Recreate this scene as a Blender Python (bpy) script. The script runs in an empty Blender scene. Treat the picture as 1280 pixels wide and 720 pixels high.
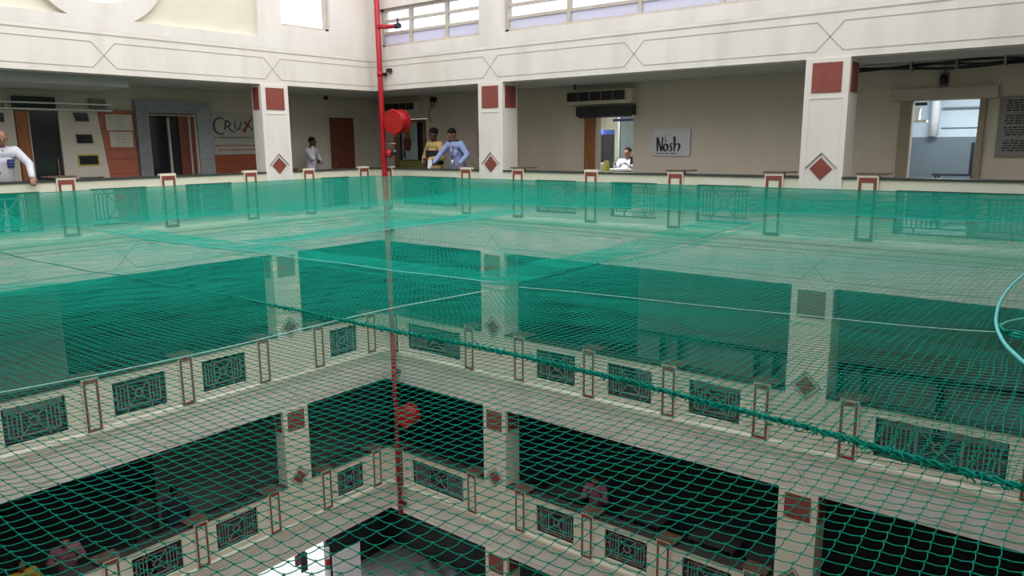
import bpy, bmesh, math, random
import numpy as np
from mathutils import Vector, Matrix
rnd = random.Random(7)
C = bpy.context.scene.collection
PI = math.pi
FH = 3.3            # floor to floor
LX, LY = 13.08, 11.52   # net extent: x 0..LX, y -LY..0
NX, NY = 13.14, 11.60  # near facades

# ------------------------------------------------------------------ materials
def mat(name, col, rough=0.6, col2=None, scale=3.0, stretch=(1, 1, 1), metal=0.0, lo=0.35, hi=0.7, bump=0.0, spec=0.4):
    m = bpy.data.materials.new(name); m.use_nodes = True
    nt = m.node_tree; b = nt.nodes['Principled BSDF']
    b.inputs['Base Color'].default_value = (*col, 1); b.inputs['Roughness'].default_value = rough
    b.inputs['Metallic'].default_value = metal; b.inputs['Specular IOR Level'].default_value = spec
    if col2 is not None:
        tc = nt.nodes.new('ShaderNodeTexCoord'); mp = nt.nodes.new('ShaderNodeMapping')
        mp.inputs['Scale'].default_value = stretch
        nz = nt.nodes.new('ShaderNodeTexNoise'); nz.inputs['Scale'].default_value = scale; nz.inputs['Detail'].default_value = 6
        rp = nt.nodes.new('ShaderNodeValToRGB')
        rp.color_ramp.elements[0].position = lo; rp.color_ramp.elements[0].color = (*col2, 1)
        rp.color_ramp.elements[1].position = hi; rp.color_ramp.elements[1].color = (*col, 1)
        nt.links.new(tc.outputs['Object'], mp.inputs['Vector']); nt.links.new(mp.outputs['Vector'], nz.inputs['Vector'])
        nt.links.new(nz.outputs['Fac'], rp.inputs['Fac']); nt.links.new(rp.outputs['Color'], b.inputs['Base Color'])
        if bump:
            bp = nt.nodes.new('ShaderNodeBump'); bp.inputs['Strength'].default_value = bump
            nt.links.new(nz.outputs['Fac'], bp.inputs['Height']); nt.links.new(bp.outputs['Normal'], b.inputs['Normal'])
    return m

def emit(name, col, st):
    m = bpy.data.materials.new(name); m.use_nodes = True; nt = m.node_tree
    b = nt.nodes['Principled BSDF']; b.inputs['Base Color'].default_value = (*col, 1)
    b.inputs['Emission Color'].default_value = (*col, 1); b.inputs['Emission Strength'].default_value = st
    return m

def glass(name, col, alpha_mix=0.25, rough=0.05):
    m = bpy.data.materials.new(name); m.use_nodes = True; nt = m.node_tree
    for n in list(nt.nodes): nt.nodes.remove(n)
    out = nt.nodes.new('ShaderNodeOutputMaterial'); mx = nt.nodes.new('ShaderNodeMixShader')
    tr = nt.nodes.new('ShaderNodeBsdfTransparent'); tr.inputs['Color'].default_value = (*col, 1)
    gl = nt.nodes.new('ShaderNodeBsdfGlossy'); gl.inputs['Roughness'].default_value = rough
    mx.inputs['Fac'].default_value = alpha_mix
    nt.links.new(tr.outputs[0], mx.inputs[1]); nt.links.new(gl.outputs[0], mx.inputs[2]); nt.links.new(mx.outputs[0], out.inputs['Surface'])
    return m

def frosted(name, col, mixf=0.5):
    m = bpy.data.materials.new(name); m.use_nodes = True; nt = m.node_tree
    for n in list(nt.nodes): nt.nodes.remove(n)
    out = nt.nodes.new('ShaderNodeOutputMaterial'); mx = nt.nodes.new('ShaderNodeMixShader')
    tr = nt.nodes.new('ShaderNodeBsdfTranslucent'); tr.inputs['Color'].default_value = (*col, 1)
    df = nt.nodes.new('ShaderNodeBsdfDiffuse'); df.inputs['Color'].default_value = (*col, 1)
    mx.inputs['Fac'].default_value = mixf
    nt.links.new(tr.outputs[0], mx.inputs[1]); nt.links.new(df.outputs[0], mx.inputs[2]); nt.links.new(mx.outputs[0], out.inputs['Surface'])
    return m

M = {}
M['wall']   = mat('cream_wall_paint', (.73, .685, .635), .75, (.655, .60, .55), 1.2, (2.0, 2.0, .35), lo=.3, hi=.62)
M['fascia'] = mat('cream_fascia_paint', (.715, .672, .61), .7, (.645, .59, .53), 1.5, (2.2, 2.2, .4), lo=.3, hi=.6)
M['parapet']= mat('ivory_parapet_paint', (.73, .69, .56), .6, (.67, .63, .50), 2.0, (1, 1, 1))
M['yellowwall'] = mat('ivory_recess_paint', (.70, .655, .54), .75, (.64, .595, .48), 1.5)
M['groove'] = mat('groove_shadow_grey', (.40, .36, .32), .9)
M['coping'] = mat('dark_granite_coping', (.035, .038, .036), .25, (.06, .06, .055), 30)
M['slab']   = mat('brown_granite_slab', (.17, .10, .07), .35, (.11, .065, .05), 14)
M['brick']  = mat('brick_red_tile', (.255, .062, .044), .6, (.21, .05, .036), 9)
M['beige']  = mat('beige_corridor_paint', (.64, .56, .47), .8, (.58, .51, .425), 1.4, (1.5, 1.5, .6))
M['beigeL'] = mat('olive_beige_corridor_paint', (.64, .60, .51), .8, (.58, .54, .455), 1.4, (1.5, 1.5, .6))
M['ceil']   = mat('grey_ceiling_paint', (.50, .52, .50), .9, (.44, .46, .44), 1.0)
M['floor']  = mat('grey_floor_tile', (.52, .50, .47), .4, (.44, .42, .39), 4)
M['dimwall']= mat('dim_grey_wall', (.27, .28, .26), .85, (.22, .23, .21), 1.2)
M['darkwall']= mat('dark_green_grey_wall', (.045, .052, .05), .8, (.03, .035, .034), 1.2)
M['shutter']= mat('grey_shutter_panel', (.36, .36, .34), .6, (.31, .31, .29), 2)
M['black']  = mat('black_paint', (.012, .012, .013), .45, (.02, .02, .02), 8)
M['grey']   = mat('grey_metal', (.30, .31, .30), .45, (.25, .26, .25), 8, metal=.3)
M['alu']    = mat('brushed_grey_cladding', (.33, .36, .375), .42, (.27, .295, .31), 5, (1, 1, 4), metal=.25)
M['frame']  = mat('cream_window_frame', (.52, .46, .40), .5, (.46, .40, .34), 6)
M['wood']   = mat('orange_brown_wood', (.36, .135, .04), .45, (.25, .085, .025), 5, (6, 6, .5))
M['dwood']  = mat('dark_brown_door_wood', (.20, .062, .034), .45, (.15, .045, .025), 5, (6, 6, .5))
M['terra']  = mat('terracotta_cladding', (.42, .13, .075), .55, (.35, .105, .06), 4)
M['darkorange'] = mat('burnt_orange_laminate', (.37, .10, .045), .45, (.30, .08, .035), 5, (.6, .6, 6))
M['redpaint'] = mat('glossy_red_paint', (.46, .012, .022), .3, (.38, .01, .02), 6)
M['redreel'] = mat('red_reel_paint', (.42, .018, .017), .4, (.36, .014, .014), 6)
M['steel']  = mat('pale_brass_metal', (.55, .45, .35), .3, (.48, .38, .28), 9, metal=.8)
M['darksteel'] = mat('dark_steel', (.10, .10, .12), .3, (.07, .07, .08), 9, metal=.8)
M['net']    = mat('green_nylon_net', (.010, .39, .285), .85, (.008, .33, .235), 3, spec=.08)
M['flap']   = mat('green_shade_net', (.002, .40, .295), .85, (.002, .35, .25), 3, spec=.08)
M['netrope']= mat('green_twisted_rope', (.004, .31, .225), .85, (.003, .20, .145), 60, spec=.08)
M['palerope'] = mat('pale_cyan_rope', (.50, .74, .70), .8, (.30, .58, .54), 60, spec=.1)
M['cyanrope'] = mat('cyan_nylon_rope', (.13, .56, .55), .5, (.09, .46, .46), 80)
M['white']  = mat('white_paint', (.80, .80, .80), .6, (.74, .74, .75), 3)
M['board']  = mat('grey_white_sign_board', (.62, .60, .64), .4, (.57, .55, .59), 3)
M['cruxboard'] = mat('pale_grey_banner', (.50, .49, .45), .5, (.46, .45, .41), 3)
M['ink']    = mat('black_ink', (.015, .012, .018), .5, (.02, .016, .02), 5)
M['tealink']= mat('dark_teal_ink', (.03, .10, .10), .5, (.035, .11, .11), 5)
M['redink'] = mat('red_ink', (.42, .02, .035), .5, (.38, .02, .03), 5)
M['plate']  = mat('pale_notice_plate', (.56, .53, .46), .35, (.52, .49, .42), 4)
M['noticegrey'] = mat('grey_notice_stone', (.25, .24, .22), .5, (.21, .20, .19), 4)
M['yellow'] = mat('yellow_edge_paint', (.50, .36, .06), .5, (.44, .30, .05), 4)
M['darkglass'] = mat('dark_tinted_glass', (.030, .036, .038), .12, (.02, .024, .026), 1.0, spec=.6)
M['navyglass'] = mat('navy_tinted_glass', (.012, .014, .022), .12, (.008, .01, .016), 1.0, spec=.6)
M['clear']  = glass('clear_window_glass', (.93, .96, .98), .06)
M['frost']  = frosted('frosted_window_glass', (.70, .69, .78), .45)
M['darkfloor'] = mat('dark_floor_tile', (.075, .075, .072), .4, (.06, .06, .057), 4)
M['bluewhite'] = mat('blue_white_paint', (.60, .68, .74), .6, (.52, .60, .66), 1.2)
M['bluegrey']  = mat('blue_grey_dado', (.16, .20, .22), .5, (.14, .175, .195), 1.2)
M['pale']   = mat('pale_cream_paint', (.70, .69, .58), .7, (.66, .65, .54), 2)
M['bluebox'] = mat('blue_plastic', (.06, .09, .36), .4, (.05, .08, .3), 4)
M['tabletop'] = mat('pale_desk_top', (.60, .60, .58), .4, (.54, .54, .52), 4)
M['paving'] = mat('pale_concrete_paving', (.75, .74, .72), .8, (.68, .67, .65), 2)
M['skin']   = mat('brown_skin', (.20, .095, .06), .5, (.17, .08, .05), 8)
M['skin2']  = mat('dark_brown_skin', (.075, .038, .028), .5, (.06, .03, .022), 8)
M['skin3']  = mat('tan_skin', (.30, .15, .095), .5, (.26, .13, .08), 8)
M['hair']   = mat('black_hair', (.010, .009, .009), .8, (.016, .014, .013), 60, spec=.05)
M['whiteshirt'] = mat('white_shirt_cloth', (.62, .62, .67), .85, (.54, .54, .60), 7)
M['blueshirt'] = mat('light_blue_uniform_cloth', (.31, .37, .62), .85, (.26, .32, .56), 7)
M['yellowshirt'] = mat('mustard_yellow_cloth', (.58, .41, .17), .85, (.52, .35, .14), 7)
M['brightyellow'] = mat('bright_yellow_cloth', (.42, .29, .03), .85, (.35, .24, .02), 7)
M['pinkshirt'] = mat('dusty_pink_cloth', (.24, .10, .125), .85, (.19, .075, .095), 7)
M['navy']   = mat('navy_cloth', (.012, .014, .025), .85, (.018, .02, .03), 7)
M['navyblue'] = mat('deep_blue_cloth', (.03, .05, .16), .85, (.025, .04, .13), 7)
M['darkcloth'] = mat('charcoal_cloth', (.025, .025, .028), .85, (.018, .018, .02), 7)
M['lime']   = mat('lime_yellow_cloth', (.50, .52, .10), .8, (.42, .45, .08), 7)
M['tarp']   = mat('grey_plastic_sheet', (.36, .40, .40), .45, (.26, .29, .29), 3)
M['postgreen'] = mat('olive_green_panel', (.26, .25, .06), .5, (.22, .21, .05), 3)
M['leaf'] = mat('poster_leaf_print', (.07, .14, .06), .6, (.05, .10, .05), 9)
M['posterprint'] = mat('pale_blue_poster_paper', (.42, .52, .52), .5, (.34, .45, .45), 3)
M['maroon'] = mat('maroon_print', (.16, .035, .04), .6, (.12, .03, .03), 9)
M['ochre'] = mat('ochre_print', (.34, .20, .05), .6, (.28, .16, .04), 9)
M['tube'] = emit('tube_lamp_glow', (.92, .97, 1.0), 14)

# ------------------------------------------------------------------ mesh helpers
def R(h, n, z): return (h, n, z)                       # far right-hand facade, plane y = 0
def L(h, n, z): return (-n, -h, z)                     # far left-hand facade, plane x = 0
def NR(h, n, z): return (NX + n, -h, z)                # near facades, beside and behind the viewer
def NL(h, n, z): return (h, -NY - n, z)
def W(x, y, z): return (x, y, z)

def wl(o):
    v = Vector((0, 0, 0))
    while o is not None:
        v += o.location; o = o.parent
    return v

class MB:
    def __init__(s): s.v = []; s.f = []
    def add(s, vs, fs):
        b = len(s.v); s.v += [tuple(p) for p in vs]; s.f += [[i + b for i in f] for f in fs]; return s
    def box(s, a0, a1, b0, b1, c0, c1, F=W):
        vs = [F(a, b, c) for a in (a0, a1) for b in (b0, b1) for c in (c0, c1)]
        return s.add(vs, [(0, 1, 3, 2), (4, 6, 7, 5), (0, 4, 5, 1), (2, 3, 7, 6), (0, 2, 6, 4), (1, 5, 7, 3)])
    def prism(s, poly, d0, d1, F):                      # poly in (a, c); extruded along b
        n = len(poly)
        vs = [F(a, d0, c) for a, c in poly] + [F(a, d1, c) for a, c in poly]
        return s.add(vs, [list(range(n)), list(range(2 * n - 1, n - 1, -1))] + [(i, (i + 1) % n, n + (i + 1) % n, n + i) for i in range(n)])
    def profile(s, poly, a0, a1, F):                    # poly in (b, c); extruded along a
        n = len(poly)
        vs = [F(a0, b, c) for b, c in poly] + [F(a1, b, c) for b, c in poly]
        return s.add(vs, [list(range(n)), list(range(2 * n - 1, n - 1, -1))] + [(i, (i + 1) % n, n + (i + 1) % n, n + i) for i in range(n)])
    def bar(s, p0, p1, w, d0, d1, F):                   # flat strip from p0 to p1 (a, c) of width w, depth d0..d1
        dx, dz = p1[0] - p0[0], p1[1] - p0[1]; l = math.hypot(dx, dz) or 1; ox, oz = -dz / l * w / 2, dx / l * w / 2
        return s.prism([(p0[0] + ox, p0[1] + oz), (p1[0] + ox, p1[1] + oz), (p1[0] - ox, p1[1] - oz), (p0[0] - ox, p0[1] - oz)], d0, d1, F)
    def stroke(s, pts, ws, d0, d1, F):                  # brush stroke in (a, c) with a width at each point
        n = len(pts); le, ri = [], []
        for i, (x, z) in enumerate(pts):
            a = pts[max(i - 1, 0)]; b = pts[min(i + 1, n - 1)]
            dx, dz = b[0] - a[0], b[1] - a[1]; l = math.hypot(dx, dz) or 1; w = ws[i] / 2
            le.append((x - dz / l * w, z + dx / l * w)); ri.append((x + dz / l * w, z - dx / l * w))
        for i in range(n - 1): s.prism([le[i], le[i + 1], ri[i + 1], ri[i]], d0, d1, F)
        return s
    def tube(s, pts, r, n=8, rs=None, cap=True):
        pts = [Vector(p) for p in pts]; k = len(pts); b = len(s.v)
        up = None
        for i, p in enumerate(pts):
            t = (pts[min(i + 1, k - 1)] - pts[max(i - 1, 0)])
            t = t.normalized() if t.length > 1e-9 else Vector((0, 0, 1))
            if up is None: up = Vector((0, 0, 1)) if abs(t.z) < .9 else Vector((1, 0, 0))
            x = t.cross(up)
            x = x.normalized() if x.length > 1e-6 else t.orthogonal().normalized()
            y = x.cross(t).normalized(); up = y
            rr = rs[i] if rs else r
            for j in range(n):
                a = 2 * PI * j / n; s.v.append(tuple(p + x * rr * math.cos(a) + y * rr * math.sin(a)))
        for i in range(k - 1):
            for j in range(n):
                s.f.append([b + i * n + j, b + i * n + (j + 1) % n, b + (i + 1) * n + (j + 1) % n, b + (i + 1) * n + j])
        if cap:
            s.f.append([b + j for j in range(n)][::-1]); s.f.append([b + (k - 1) * n + j for j in range(n)])
        return s
    def ball(s, c, r, seg=12, ring=8, cut=None):        # r scalar or 3-tuple; cut: keep only above this local z (unit)
        if not isinstance(r, (tuple, list)): r = (r, r, r)
        c = Vector(c); b = len(s.v)
        for i in range(ring + 1):
            th = PI * i / ring
            for j in range(seg):
                ph = 2 * PI * j / seg
                s.v.append((c.x + r[0] * math.sin(th) * math.cos(ph), c.y + r[1] * math.sin(th) * math.sin(ph), c.z + r[2] * math.cos(th)))
        for i in range(ring):
            for j in range(seg):
                s.f.append([b + i * seg + j, b + (i + 1) * seg + j, b + (i + 1) * seg + (j + 1) % seg, b + i * seg + (j + 1) % seg])
        return s
    def capsule(s, p0, r0, p1, r1, n=12):
        p0, p1 = Vector(p0), Vector(p1); d = p1 - p0; l = d.length
        if l < 1e-6: return s.ball(p0, max(r0, r1), n, 8)
        t = d / l; pts, rs = [], []
        for k in range(5):
            a = PI / 2 * k / 4; pts.append(p0 - t * r0 * math.cos(a)); rs.append(max(r0 * math.sin(a), 1e-4))
        for k in range(5):
            a = PI / 2 * k / 4; pts.append(p1 + t * r1 * math.sin(a)); rs.append(max(r1 * math.cos(a), 1e-4))
        return s.tube(pts, 0, n, rs)
    def build(s, name, m, parent=None, smooth=False, kind=None, label=None, cat=None, group=None):
        me = bpy.data.meshes.new(name)
        A = np.array(s.v, float)
        if parent is not None: org = np.array(wl(parent))
        else: org = np.array([(A[:, 0].min() + A[:, 0].max()) / 2, (A[:, 1].min() + A[:, 1].max()) / 2, A[:, 2].min()])
        me.from_pydata((A - org).tolist(), [], s.f); me.update()
        bm = bmesh.new(); bm.from_mesh(me)
        bmesh.ops.recalc_face_normals(bm, faces=bm.faces); bm.to_mesh(me); bm.free()
        if smooth: me.polygons.foreach_set('use_smooth', [True] * len(me.polygons))
        me.materials.append(M[m] if isinstance(m, str) else m)
        o = bpy.data.objects.new(name, me); C.objects.link(o)
        if parent is None: o.location = org
        else: o.parent = parent
        tag(o, label, cat, group, kind); return o

def tag(o, label=None, cat=None, group=None, kind=None):
    if label: o['label'] = label
    if cat: o['category'] = cat
    if group: o['group'] = group
    if kind: o['kind'] = kind
    return o
def thing(name, loc, label, cat, group=None, kind=None):
    o = bpy.data.objects.new(name, None); C.objects.link(o); o.location = loc; o.empty_display_size = .1
    return tag(o, label, cat, group, kind)
def struct(name, mb, m, parent=None):
    return mb.build(name, m, parent, kind=None if parent else 'structure')

# ------------------------------------------------------------------ the building: repeating facade
PR = dict(F=R, posts=[.39, 2.705, 4.045, 5.70, 7.34, 8.97, 10.295, 12.61], wins=[(.80, 2.42), (4.45, 5.37), (6.09, 7.0), (7.71, 8.615), (10.66, 12.31)],
          pil=[3.365, 9.64], mids=[6.5], length=NX, slabs=[4.045, 7.34, 8.97, 10.295])
PL = dict(F=L, posts=[.40, 1.865, 3.21, 4.83, 6.49, 8.17, 9.51, 10.98], wins=[(.795, 1.545), (3.6, 4.51), (5.21, 6.14), (6.88, 7.8), (9.84, 10.59)],
          pil=[2.55, 8.84], mids=[5.69], length=NY, slabs=[6.49])
PNR = dict(PL, F=NR); PNL = dict(PR, F=NL)

def grille(parent, F, a, b, z0, zo, fine):
    g = MB(); n0, n1 = .055, .075
    w, h = b - a, .61; m = .09
    A, B, Z0, Z1 = a + m, b - m, zo + .18 + .10, zo + .79 - .09
    t = .022
    g.bar((A, Z0), (A, Z1), t, n0, n1, F).bar((B, Z0), (B, Z1), t, n0, n1, F)
    g.bar((A, Z0), (B, Z0), t, n0, n1, F).bar((A, Z1), (B, Z1), t, n0, n1, F)
    zm = (Z0 + Z1) / 2; cx = (a + b) / 2
    for x0, x1 in ((a, A), (B, b)): g.bar((x0, zm), (x1, zm), t, n0, n1, F)
    g.bar((A + .16, Z1), (A + .16, zo + .79), t, n0, n1, F).bar((B - .16, Z1), (B - .16, zo + .79), t, n0, n1, F)
    g.bar((A + .16, Z0), (A + .16, zo + .18), t, n0, n1, F).bar((B - .16, Z0), (B - .16, zo + .18), t, n0, n1, F)
    cw = min(.28, (B - A) / 4)
    for k in range(1, 20):                                # side bars up to the middle field
        x = k * .062
        if A + x >= cx - cw - .02: break
        g.bar((A + x, Z0), (A + x, Z1), .014, n0, n1, F).bar((B - x, Z0), (B - x, Z1), .014, n0, n1, F)
    q = .085
    g.bar((cx - cw, Z0), (cx - cw, Z1), t, n0, n1, F).bar((cx + cw, Z0), (cx + cw, Z1), t, n0, n1, F)
    for sx in (-1, 1):
        for sz in (-1, 1):
            g.bar((cx + sx * cw, zm + sz * (Z1 - zm)), (cx + sx * q * .5, zm + sz * q * .5), .015, n0, n1, F)
            g.bar((cx + sx * q, zm), (cx, zm + sz * q), .018, n0, n1, F)
    o = g.build('grille', 'grey', parent)
    MB().bar((a + .012, zo + .185), (a + .012, zo + .785), .02, .05, .08, F).bar((b - .012, zo + .185), (b - .012, zo + .785), .02, .05, .08, F) \
        .bar((a, zo + .192), (b, zo + .192), .024, .05, .08, F).bar((a, zo + .778), (b, zo + .778), .024, .05, .08, F).build('border', 'brick' if fine else 'black', o)
    return o

def parapet(P, k, detail=True):
    F, zo, Ln = P['F'], FH * k, P['length']
    b = MB(); cur = 0.0
    clip = [(p - .30, p + .30) for p in P['pil']]
    for a, c in P['wins']:
        b.box(cur, a, 0, .15, zo, zo + .93, F); b.box(a, c, 0, .15, zo + .79, zo + .93, F); b.box(a, c, 0, .15, zo, zo + .18, F); cur = c
    b.box(cur, Ln, 0, .15, zo, zo + .93, F)
    root = struct('parapet_wall', b, 'parapet')
    led = MB().profile([(0.0, zo + .085), (-.030, zo + .045), (-.036, zo + .015), (-.032, zo - .03), (-.016, zo - .055), (-.014, zo - .11), (0, zo - .15)], 0, Ln, F)
    led.build('ledge_moulding', 'parapet', root)
    cop = MB(); segs = []; cur = 0
    for a, c in clip: segs.append((cur, a)); cur = c
    segs.append((cur, Ln))
    for a, c in segs: cop.box(a + .002, c - .002, -.025, .22, zo + .93, zo + .957, F)
    cop.build('coping', 'coping', root)
    for i, p in enumerate(P['posts']):
        po = MB().box(p - .142, p + .142, -.03, .06, zo + .02, zo + .995, F).build('post', 'parapet', root)
        fr = MB(); w, t = .12, .040
        fr.box(p - w, p - w + t, -.037, -.029, zo + .055, zo + .955, F).box(p + w - t, p + w, -.037, -.029, zo + .055, zo + .955, F)
        fr.box(p - w + t, p + w - t, -.037, -.029, zo + .885, zo + .955, F).box(p - w + t, p + w - t, -.037, -.029, zo + .055, zo + .10, F)
        fr.build('red_frame', 'brick', po)
        if p in P['slabs'] or k < 0:
            MB().box(p - .17, p + .25, -.045, .26, zo + .996, zo + 1.016, F).build('cap_slab', 'slab', po)
    if detail:
        for a, c in P['wins']: grille(root, F, a, c, 0, zo, k == 0)
    return root

def fascia(P, k, hexes=True, depth=.30):
    F, zo, Ln = P['F'], FH * k, P['length']
    root = struct('fascia_beam', MB().box(0 if F in (R, NL) else 0, Ln, 0, depth, zo - .68, zo - .001, F), 'fascia')
    if not hexes: return root
    g = MB(); d0, d1 = -.004, .002; w = .0125
    zt, zb, zx = zo - .185, zo - .58, zo - .386
    xs = sorted(P['pil'] + P['mids'])
    prev = 0.0; first = True
    for x in xs + [Ln]:
        l = prev + (.185 if not first else 0.0); r = x - (.185 if x != Ln else 0)
        g.bar((l, zt), (r, zt), w, d0, d1, F).bar((l, zb), (r, zb), w, d0, d1, F)
        if x != Ln:
            for sx in (-1, 1):
                g.bar((x + sx * .185, zt), (x, zx), w, d0, d1, F).bar((x + sx * .185, zb), (x, zx), w, d0, d1, F)
        prev = x; first = False
    if k == 1: g.bar((0, zo - .064), (Ln, zo - .064), .02, d0, d1, F)
    g.build('groove_line', 'groove', root)
    return root

def pillar(F, h, k):
    zo = FH * k; d = .44; w = .305
    d = .30 if F is L else .44
    root = struct('pillar', MB().box(h - w, h + w, -.018, d, zo + .08, zo + 2.62, F), 'wall' if k == 0 else 'parapet')
    sq = MB().box(h - .205, h + .205, -.028, -.017, zo + 2.145, zo + 2.56, F)
    sq.build('red_square', 'brick', root)
    for s in (-1, 1):
        MB().box(min(h + s * w, h + s * (w + .01)), max(h + s * w, h + s * (w + .01)), .06, d - .05, zo + 2.145, zo + 2.56, F).build('red_square', 'brick', root)
    zc = zo + 1.068; q = .16
    MB().prism([(h - q, zc), (h, zc + q), (h + q, zc), (h, zc - q)], -.03, -.017, F).build('red_diamond', 'brick', root)
    c = MB(); q2 = .20
    c.bar((h - q2 - .02, zc + .01), (h, zc + q2 + .03), .012, -.036, -.017, F).bar((h + q2 + .02, zc + .01), (h, zc + q2 + .03), .012, -.036, -.017, F)
    if k < 0: c.bar((h - q2 - .02, zc + .01), (h, zc - q2 - .01), .012, -.036, -.017, F).bar((h + q2 + .02, zc + .01), (h, zc - q2 - .01), .012, -.036, -.017, F)
    c.build('chevron_moulding', 'grey', root)
    g = MB()
    for s in (-1, 1): g.bar((h + s * .225, zo + .15), (h + s * .225, zo + 2.07), .012, -.021, -.017, F)
    g.bar((h - .225, zo + 2.07), (h + .225, zo + 2.07), .02, -.026, -.017, F)
    g.build('panel_groove', 'fascia', root)
    return root

for k in (0, -1, -2):
    parapet(PR, k); parapet(PL, k)
    for h in PR['pil']: pillar(R, h, k)
    for h in PL['pil']: pillar(L, h, k)
    for P in (PNR, PNL):
        parapet(P, k, False)
        for h in P['pil']: pillar(P['F'], h, k)
for k in (1, 0, -1, -2):
    fascia(PR, k); fascia(PL, k); fascia(PNR, k, False); fascia(PNL, k, False)
    zo = FH * k
    # gallery slabs: paving above, ceiling below
    fl, ce = MB(), MB()
    for (x0, x1, y0, y1) in ((-2.3, NX + 2.2, .30, 2.1), (-2.3, -.30, -NY - 2.2, .30), (NX + .30, NX + 2.2, -NY - 2.2, .30), (-.30, NX + .30, -NY - 2.2, -NY - .30),
                             (-.30, 0, 0, .30), (NX, NX + .30, 0, .30), (NX, NX + .30, -NY - .3, -NY), (-.30, 0, -NY - .3, -NY)):
        ce.box(x0, x1, y0, y1, zo - .68, zo - .06); fl.box(x0, x1, y0, y1, zo - .059, zo - .002)
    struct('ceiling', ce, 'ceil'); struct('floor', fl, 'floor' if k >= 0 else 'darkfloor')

# pillars standing on the ground floor, plus the ground itself
for h in PR['pil']: pillar(R, h, -3)
struct('floor', MB().box(-2.3, LX + 2.2, -LY - 2.2, 2.1, -10.1, -9.9), 'floor')
struct('ground', MB().box(-16, -2.3, -16, 8, -10.1, -9.91), 'paving')

# gallery back walls
def wall_with_holes(F, h0, h1, n0, n1, z0, z1, holes, name, m):
    b = MB(); cur = h0
    for a, c, zb, zt in sorted(holes):
        b.box(cur, a, n0, n1, z0, z1, F); b.box(a, c, n0, n1, zt, z1, F)
        if zb > z0: b.box(a, c, n0, n1, z0, zb, F)
        cur = c
    b.box(cur, h1, n0, n1, z0, z1, F)
    return struct(name, b, m)

wall_with_holes(R, -2.3, LX + 2.2, 2.0, 2.12, 0, 2.62, [(-1.44, -.38, 0, 2.08), (4.55, 5.39, 0, 2.0), (10.39, 11.30, 0, 2.07)], 'wall_right', 'beige')
wall_with_holes(L, -2.0, LY + 2.2, 2.2, 2.32, 0, 2.62, [(3.0, 3.98, 0, 2.12)], 'wall_left', 'beigeL')
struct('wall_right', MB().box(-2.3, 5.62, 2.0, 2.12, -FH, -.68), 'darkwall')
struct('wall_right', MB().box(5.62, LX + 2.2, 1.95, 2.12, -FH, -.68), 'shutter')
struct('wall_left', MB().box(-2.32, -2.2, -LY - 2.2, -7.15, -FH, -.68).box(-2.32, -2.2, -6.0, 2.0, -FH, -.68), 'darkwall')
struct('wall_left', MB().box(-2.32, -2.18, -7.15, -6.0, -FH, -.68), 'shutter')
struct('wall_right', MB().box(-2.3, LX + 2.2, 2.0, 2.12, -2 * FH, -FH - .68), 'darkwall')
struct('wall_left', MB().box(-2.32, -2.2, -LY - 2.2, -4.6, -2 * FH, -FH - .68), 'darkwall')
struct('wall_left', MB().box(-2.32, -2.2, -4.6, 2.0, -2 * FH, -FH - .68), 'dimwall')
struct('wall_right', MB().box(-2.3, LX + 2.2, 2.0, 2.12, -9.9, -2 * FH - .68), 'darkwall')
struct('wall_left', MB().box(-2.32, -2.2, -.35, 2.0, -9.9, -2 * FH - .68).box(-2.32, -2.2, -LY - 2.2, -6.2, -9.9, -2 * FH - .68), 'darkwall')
for k in (0, -1, -2, -3):
    z0 = FH * k; z1 = z0 + 2.62
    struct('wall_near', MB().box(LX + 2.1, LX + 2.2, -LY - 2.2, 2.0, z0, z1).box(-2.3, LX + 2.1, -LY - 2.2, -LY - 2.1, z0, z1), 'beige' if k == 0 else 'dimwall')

# ------------------------------------------------------------------ upper storey
zt = 6.4
u = MB()
u.box(0, LX, 0, .28, 3.3, 3.52, R)
u.box(0, .27, 0, .28, 3.52, 4.30, R).box(3.09, 3.70, 0, .28, 3.52, 4.30, R).box(9.25, 9.86, 0, .28, 3.52, 4.30, R).box(12.7, LX, 0, .28, 3.52, 4.30, R)
u.box(0, LX, 0, .28, 4.30, zt, R)
struct('wall_right', u, 'wall')
def window(F, a, b, z0, z1, mull, rails, idx, frostz, low='frost'):
    f = MB(); t = .05
    f.box(a, a + .07, .07, .15, z0, z1, F).box(b - .05, b, .07, .15, z0, z1, F).box(a, b, .07, .15, z0, z0 + .05, F).box(a, b, .07, .15, z1 - .05, z1, F)
    for m in mull: f.box(m - .035, m + .035, .07, .15, z0 + .05, z1 - .05, F)
    xs = [a + .07] + [v for m in mull for v in (m - .035, m + .035)] + [b - .05]
    for i in range(0, len(xs), 2):
        for r in rails: f.box(xs[i], xs[i + 1], .08, .14, r - .028, r + .028, F)
    root = struct('window_%d' % idx, f, 'frame')
    for i in range(0, len(xs), 2):
        zs = [z0 + .05] + list(rails) + [z1 - .05]
        for j in range(len(zs) - 1):
            MB().box(xs[i], xs[i + 1], .105, .112, zs[j] + (.028 if j else 0), zs[j + 1] - (.028 if j < len(zs) - 2 else 0), F).build('pane', low if j == 0 else 'clear', root)
    return root
window(R, .27, 3.09, 3.52, 4.30, [1.14, 2.17], [3.80, 4.05], 1, 3.8)
window(R, 3.70, 9.25, 3.52, 4.30, [5.13, 6.55, 7.98], [3.77, 4.0], 2, 3.77)
window(R, 9.86, 12.7, 3.52, 4.30, [10.8, 11.75], [3.77, 4.0], 3, 3.77)

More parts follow.
